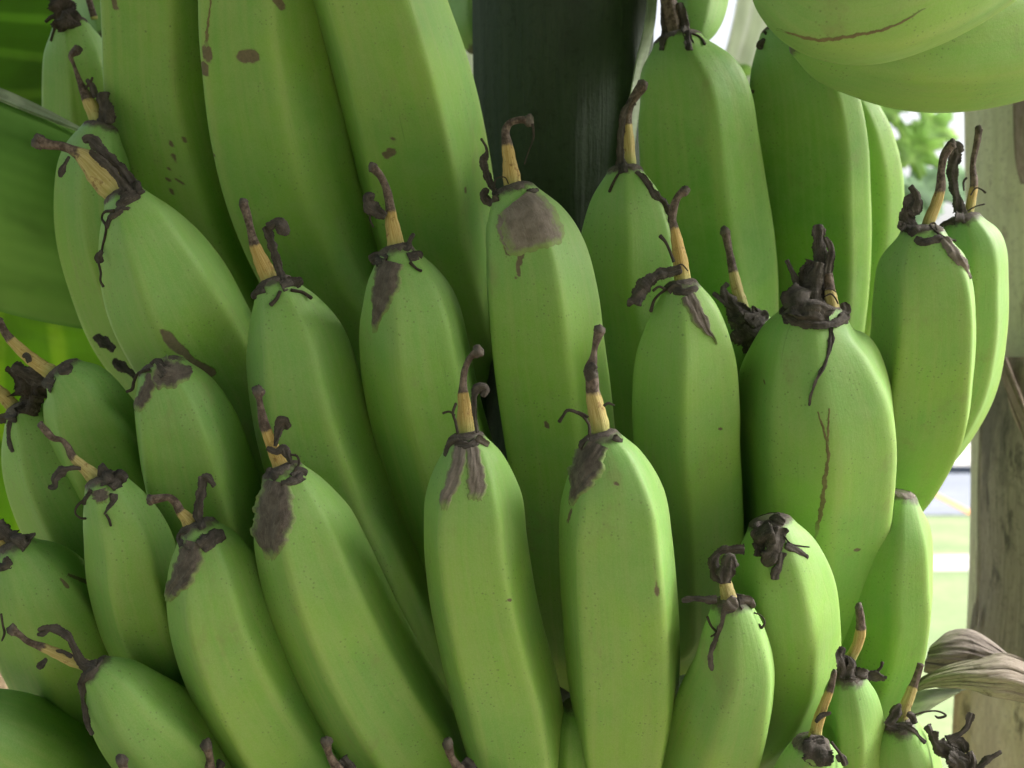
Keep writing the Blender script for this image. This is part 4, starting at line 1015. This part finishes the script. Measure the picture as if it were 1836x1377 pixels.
B = make_banana('G4', "pale green banana behind the thick dark stub at the top edge, right of the stalk", [(1242,72,26),(1245,45,44),(1248,0,58),(1245,-80,66),(1240,-170,66)], (0.50, 0.52), (-0.3, 0.5), tint=.6)
B = make_banana('G6', "olive banana peeking from the top left corner beside the black stub", [(185,70,20),(180,40,36),(172,0,48),(165,-70,55)], (0.53, 0.54), (-0.3, 0.5), tint=.3)

# right side trunk ------------------------------------------------------------
root_t, ct_, rt_ = stem('banana_plant', "banana plant with the thick trunk at the right edge, pale above, brown and fibrous below", 'plant',
     [(1948,-300,205,0.72),(1950,0,208,0.72),(1955,300,210,0.72),(1962,700,208,0.72),(1962,1000,208,0.72),(1960,1400,222,0.72),(1960,2400,240,0.72),(1960,4000,260,0.72)], M_TRUNK_PALE, 0.012, 90, 140)
def trunk_sheath(rows, mat, name='dry_sheath', **k):
    return sheet(name, rows, mat, root_t, **k)
M_SHEATH = stem_material("dry_sheath", (0.28, 0.25, 0.21), (0.42, 0.37, 0.31), (0.16, 0.145, 0.13), (0.10, 0.092, 0.085), 26, True)
M_SHEATH_PINK = stem_material("pink_sheath", (0.36, 0.27, 0.24), (0.48, 0.38, 0.34), (0.24, 0.18, 0.16), (0.15, 0.11, 0.10), 18, True)
def wrap(px, bulge=0.0, r=0.078):
    """depth of the trunk's front skin at this column"""
    cx_, hw, d0 = 1960.0, 212.0, 0.72
    t = min(0.999, abs(px - cx_) / hw)
    return d0 - r * math.sqrt(1 - t * t) - bulge
def wrow(pts, b): return [(x, y, wrap(x, b)) for x, y in pts]
def wband(edge, x1, b):   # edge: list of (x,y) down the left rim ; fill to x1
    return [[(x + (x1 - x) * f, y, wrap(x + (x1 - x) * f, b * (0.3 + 0.7 * min(1, f * 6)))) for x, y in edge] for f in (0, .08, .25, .55, 1.0)]
sh = trunk_sheath(wband([(1778,640),(1768,700),(1757,760),(1753,840),(1752,930),(1753,1010),(1750,1070),(1745,1120),(1740,1170),(1736,1215)], 2080, 0.004), M_SHEATH, nu=40, nv=60, wav=0.0015)
sh = trunk_sheath(wband([(1716,1200),(1712,1240),(1709,1290),(1707,1340),(1707,1400)], 2080, 0.002), stem_material('tan_sheath', (0.68, 0.59, 0.42), (0.78, 0.70, 0.53), (0.60, 0.52, 0.38), (0.17, 0.14, 0.11), 20, True), nu=40, nv=30, wav=0.001)
trunk_sheath(wband([(1815,150),(1816,200),(1818,260),(1822,300),(1830,330)], 2000, 0.009), M_SHEATH_PINK, nu=30, nv=40, wav=0.003, name='peeling_sheath')
trunk_sheath([wrow([(1788,650),(1800,690),(1818,740),(1840,800)], 0.012), wrow([(1802,640),(1822,690),(1842,740),(1870,800)], 0.014)], M_SHEATH_PINK, nu=12, nv=30, wav=0.002, name='dry_strip', thick=0.0015)
trunk_sheath([[(1744,1105,0.70),(1748,1085,0.695),(1754,1075,0.69)],[(1740,1135,0.70),(1746,1128,0.695),(1752,1120,0.69)]], M_SHEATH, nu=8, nv=8, name='dry_strip')

# curled dead leaf in front of the trunk -----------------------------------------
M_DEAD = stem_material("dead_leaf", (0.19, 0.16, 0.14), (0.30, 0.255, 0.225), (0.14, 0.115, 0.10), (0.10, 0.08, 0.068), 22, True)
M_DEAD2 = stem_material("dead_leaf_light", (0.31, 0.26, 0.215), (0.44, 0.375, 0.32), (0.22, 0.18, 0.15), (0.13, 0.10, 0.085), 22, True)
root_d = thing('dead_leaf', "curled brown dead leaf reaching in from the right edge in front of the trunk base", 'dead leaf', Vector(P(1836, 1200, 0.5)))
sheet('curled_blade', [[(1656,1205,0.462),(1690,1216,0.463),(1740,1222,0.465),(1800,1215,0.47),(1850,1225,0.475)],
                 [(1661,1180,0.455),(1695,1170,0.453),(1740,1170,0.455),(1785,1180,0.46),(1840,1205,0.47)],
                 [(1668,1158,0.462),(1695,1138,0.462),(1735,1128,0.465),(1770,1145,0.468),(1830,1190,0.475)],
                 [(1676,1152,0.475),(1700,1132,0.48),(1738,1128,0.485),(1780,1150,0.487),(1830,1195,0.49)]], M_DEAD, root_d, 50, 60, wav=0.004, wf=16, thick=0.0006)
sheet('front_blade', [[(1645,1224,0.455),(1660,1212,0.452),(1700,1195,0.448),(1750,1182,0.446),(1800,1170,0.446),(1830,1180,0.448),(1900,1215,0.452)],
                 [(1646,1230,0.452),(1680,1218,0.446),(1730,1212,0.440),(1780,1210,0.438),(1830,1222,0.440),(1900,1255,0.445)],
                 [(1640,1238,0.455),(1680,1232,0.450),(1730,1235,0.447),(1780,1248,0.446),(1830,1258,0.448),(1900,1290,0.45)]], M_DEAD2, root_d, 40, 60, wav=0.0035, wf=14, thick=0.0006)
sheet('grey_underside', [[(1640,1240,0.470),(1680,1236,0.470),(1740,1236,0.470)], [(1632,1262,0.468),(1660,1256,0.466),(1720,1240,0.468)], [(1628,1285,0.472),(1645,1282,0.470),(1685,1258,0.470)]], leaf_material("leaf_grey", (0.50, 0.53, 0.47), (0.60, 0.62, 0.56), (0.4, 0.45, 0.35), 12, 'u', .4, .2), root_d, 24, 24)

# distant plants in the upper right gap ----------------------------------------------
def lobed_leaf(label, cx, cy, d, size, mat, lobes=7, rot=0.0, tilt=0.3):
    import bmesh
    n = 120
    ang = np.linspace(0, 2 * math.pi, n, endpoint=False)
    rr = size * (0.55 + 0.45 * np.abs(np.cos(ang * lobes / 2)) ** 1.5) * (1 + 0.08 * np.sin(ang * 23))
    cc = P(cx, cy, d)
    verts = [tuple(cc)]; u = [0]; v = [0]
    for k_ in (0.33, 0.66, 1.0):
        for i in range(n):
            a_ = ang[i] + rot
            r_ = rr[i] * k_ if k_ == 1.0 else size * k_ * 0.62 * (0.8 + 0.2 * rr[i] / size)
            verts.append((cc[0] + r_ * math.cos(a_), cc[1] + tilt * r_ * math.sin(a_ + 1) - 0.15 * r_ * k_, cc[2] + r_ * math.sin(a_) * 0.9)); u.append(k_); v.append(i / n)
    faces = [(0, 1 + i, 1 + (i + 1) % n) for i in range(n)]
    for q in range(2):
        for i in range(n): faces.append((1 + q * n + i, 1 + (q + 1) * n + i, 1 + (q + 1) * n + (i + 1) % n, 1 + q * n + (i + 1) % n))
    o = mesh_obj('papaya_leaf', verts, faces, mat, None, dict(u=u, v=v))
    md = o.modifiers.new("thickness", 'SOLIDIFY'); md.thickness = 0.0008
    o['label'] = label; o['category'] = 'leaf'; o['group'] = "lobed leaves in the upper right gap"
    return o
M_LEAF_FAR = leaf_material("leaf_far", (0.20, 0.34, 0.10), (0.34, 0.46, 0.18), (0.42, 0.66, 0.16), 20, 'v', 0.3, 0.6)
M_LEAF_FAR2 = leaf_material("leaf_far_blue", (0.20, 0.32, 0.20), (0.28, 0.40, 0.26), (0.36, 0.55, 0.30), 20, 'v', 0.3, 0.5)
lobed_leaf("bright yellow-green lobed leaf nearest the right flank of the pale hidden banana", 1640, 268, 1.9, 0.060, M_LEAF_FAR, 7, 0.3)
lobed_leaf("yellow-green lobed leaf directly under the big corner bananas", 1590, 190, 2.1, 0.05, M_LEAF_FAR, 5, 1.3)
lobed_leaf("bluish-green blurred leaf just left of the paired bananas' styles", 1668, 335, 2.3, 0.075, M_LEAF_FAR2, 5, 0.9)
lobed_leaf("bluish-green blurred leaf behind the styles of the paired bananas", 1725, 330, 2.6, 0.055, M_LEAF_FAR2, 3, 2.1)
lobed_leaf("green blurred leaf against the sky above the paired bananas' styles", 1672, 228, 2.7, 0.070, M_LEAF_FAR, 5, 2.0)
lobed_leaf("small blurred leaf low in the gap beside the dark shrivelled tip", 1622, 380, 2.4, 0.09, M_LEAF_FAR2, 5, 0.2)
lobed_leaf("small yellow leaf speck over the pale veined leaf right of the dark-stubbed banana", 1322, 128, 1.0, 0.014, M_LEAF_FAR, 3, 0.2)
# hedge line at the horizon
M_HEDGE = ground_material("hedge_leaves", (0.10, 0.17, 0.06), (0.22, 0.32, 0.12), 3.0)
hx = []
rg = random.Random(3)
verts = []; faces = []
for i in range(9000):
    x = rg.uniform(-14, 26); t_ = rg.random(); h_ = 1.0 + 0.25 * math.sin(x * 1.3) + 0.2 * math.sin(x * 3.1 + 1)
    z = h_ * t_; y = 29 + rg.uniform(-0.8, 0.8) * (1 - 0.5 * t_)
    a1 = Vector((rg.gauss(0, 1), rg.gauss(0, 1), rg.gauss(0, 1))).normalized() * rg.uniform(.06, .14)
    a2 = Vector((rg.gauss(0, 1), rg.gauss(0, 1), rg.gauss(0, 1))).normalized() * rg.uniform(.04, .09)
    c_ = Vector((x, y, z)); b0 = len(verts)
    verts += [tuple(c_ - a1), tuple(c_ - a2), tuple(c_ + a1), tuple(c_ + a2)]; faces.append((b0, b0 + 1, b0 + 2, b0 + 3))
o = mesh_obj('hedge', verts, faces, M_HEDGE, None, None, False)
o['label'] = "blurred low green hedge far beyond the road"; o['category'] = 'hedge'

# crown added out of view: arching leaves shaped to keep light off the bunch
def added_crown_leaf(az, el, L, W, droop, base, mat, parent):
    nu_, nv_ = 26, 11
    dx, dy = math.sin(az), math.cos(az)
    V = []; u = []; v = []
    for i in range(nu_):
        t = i / (nu_ - 1)
        hx_ = L * t * math.cos(el) ; z_ = L * t * math.sin(el) - droop * t ** 2.2
        wd = W * (math.sin(math.pi * min(1, 0.10 + 0.88 * t)) ** 0.6) * (0.12 if t < 0.06 else 1)
        for j in range(nv_):
            s_ = j / (nv_ - 1) * 2 - 1
            off = s_ * wd * 0.5
            zz = z_ - abs(s_) ** 1.5 * wd * 0.22 + 0.012 * math.sin(t * 60 + s_ * 3) * abs(s_)
            V.append((base[0] + dx * hx_ - dy * off, base[1] + dy * hx_ + dx * off, base[2] + zz)); u.append(t); v.append(j / (nv_ - 1))
    o = mesh_obj('added_crown_leaf', V, grid_faces(nu_, nv_, False), mat, parent, dict(u=u, v=v))
    md = o.modifiers.new("thickness", 'SOLIDIFY'); md.thickness = 0.0015
    return o
M_ADDED_CROWN = leaf_material("leaf_added_crown", (0.07, 0.13, 0.04), (0.11, 0.18, 0.06), (0.14, 0.24, 0.06), 60, 'u', 0.3, 0.25)
for az, el, L, W, dr in ((-100, 38, 2.2, .62, .5), (-125, 30, 2.1, .66, .8), (-150, 18, 2.0, .66, 1.25), (-168, 30, 2.3, .64, 1.1), (172, 20, 2.0, .64, 0.9), (150, 38, 2.2, .6, .8), (120, 34, 2.2, .6, .6), (75, 40, 2.3, .6, .6), (40, 30, 2.2, .6, .6), (0, 34, 2.2, .6, .5), (-40, 36, 2.3, .62, .6), (-70, 34, 2.2, .64, .5), (-120, 55, 2.0, .6, .5), (20, 60, 2.0, .6, .5), (100, 62, 2.0, .6, .5), (-155, 58, 2.0, .6, .5), (160, 62, 1.9, .6, .5)):
    added_crown_leaf(R(az), R(el), L, W, dr, (0.36, 0.74, 2.05), M_ADDED_CROWN, root_t)

# unseen plant added behind the camera to block frontal light
r2, _, _ = stem('banana_plant', "added banana plant blocking light from behind the camera, outside the picture", 'plant', [(0,-720,90,1.0),(0,100,100,1.0),(0,900,105,1.0),(0,1800,110,1.0),(0,3300,120,1.0)], M_TRUNK_GREEN)
r2.location = (-0.25, -1.5, 0.0)
for az, el, L, W, dr in ((0, 45, 1.1, .6, 1.2), (25, 30, 1.3, .66, 1.5), (-25, 30, 1.3, .66, 1.5), (50, 25, 1.5, .66, 1.5), (-50, 25, 1.5, .66, 1.5), (75, 28, 1.7, .66, 1.3), (-75, 28, 1.7, .66, 1.3), (100, 40, 2.2, .64, 1.2), (-105, 40, 2.0, .64, 1.2), (10, 62, 1.5, .62, 0.9), (-40, 60, 1.7, .62, .8), (150, 30, 2.0, .62, 1.0), (-150, 35, 2.0, .6, .9)):
    added_crown_leaf(R(az), R(el), L, W, dr, (-0.25, -1.5, 1.95), M_ADDED_CROWN, r2)
flat_sheet('added_soil_bed', -3.2, 3.2, -3.4, 3.4, 0.004, M_ADDED_SOIL, 40, 2, 0.15)  # unseen ground added to cut green bounce light on the bunch
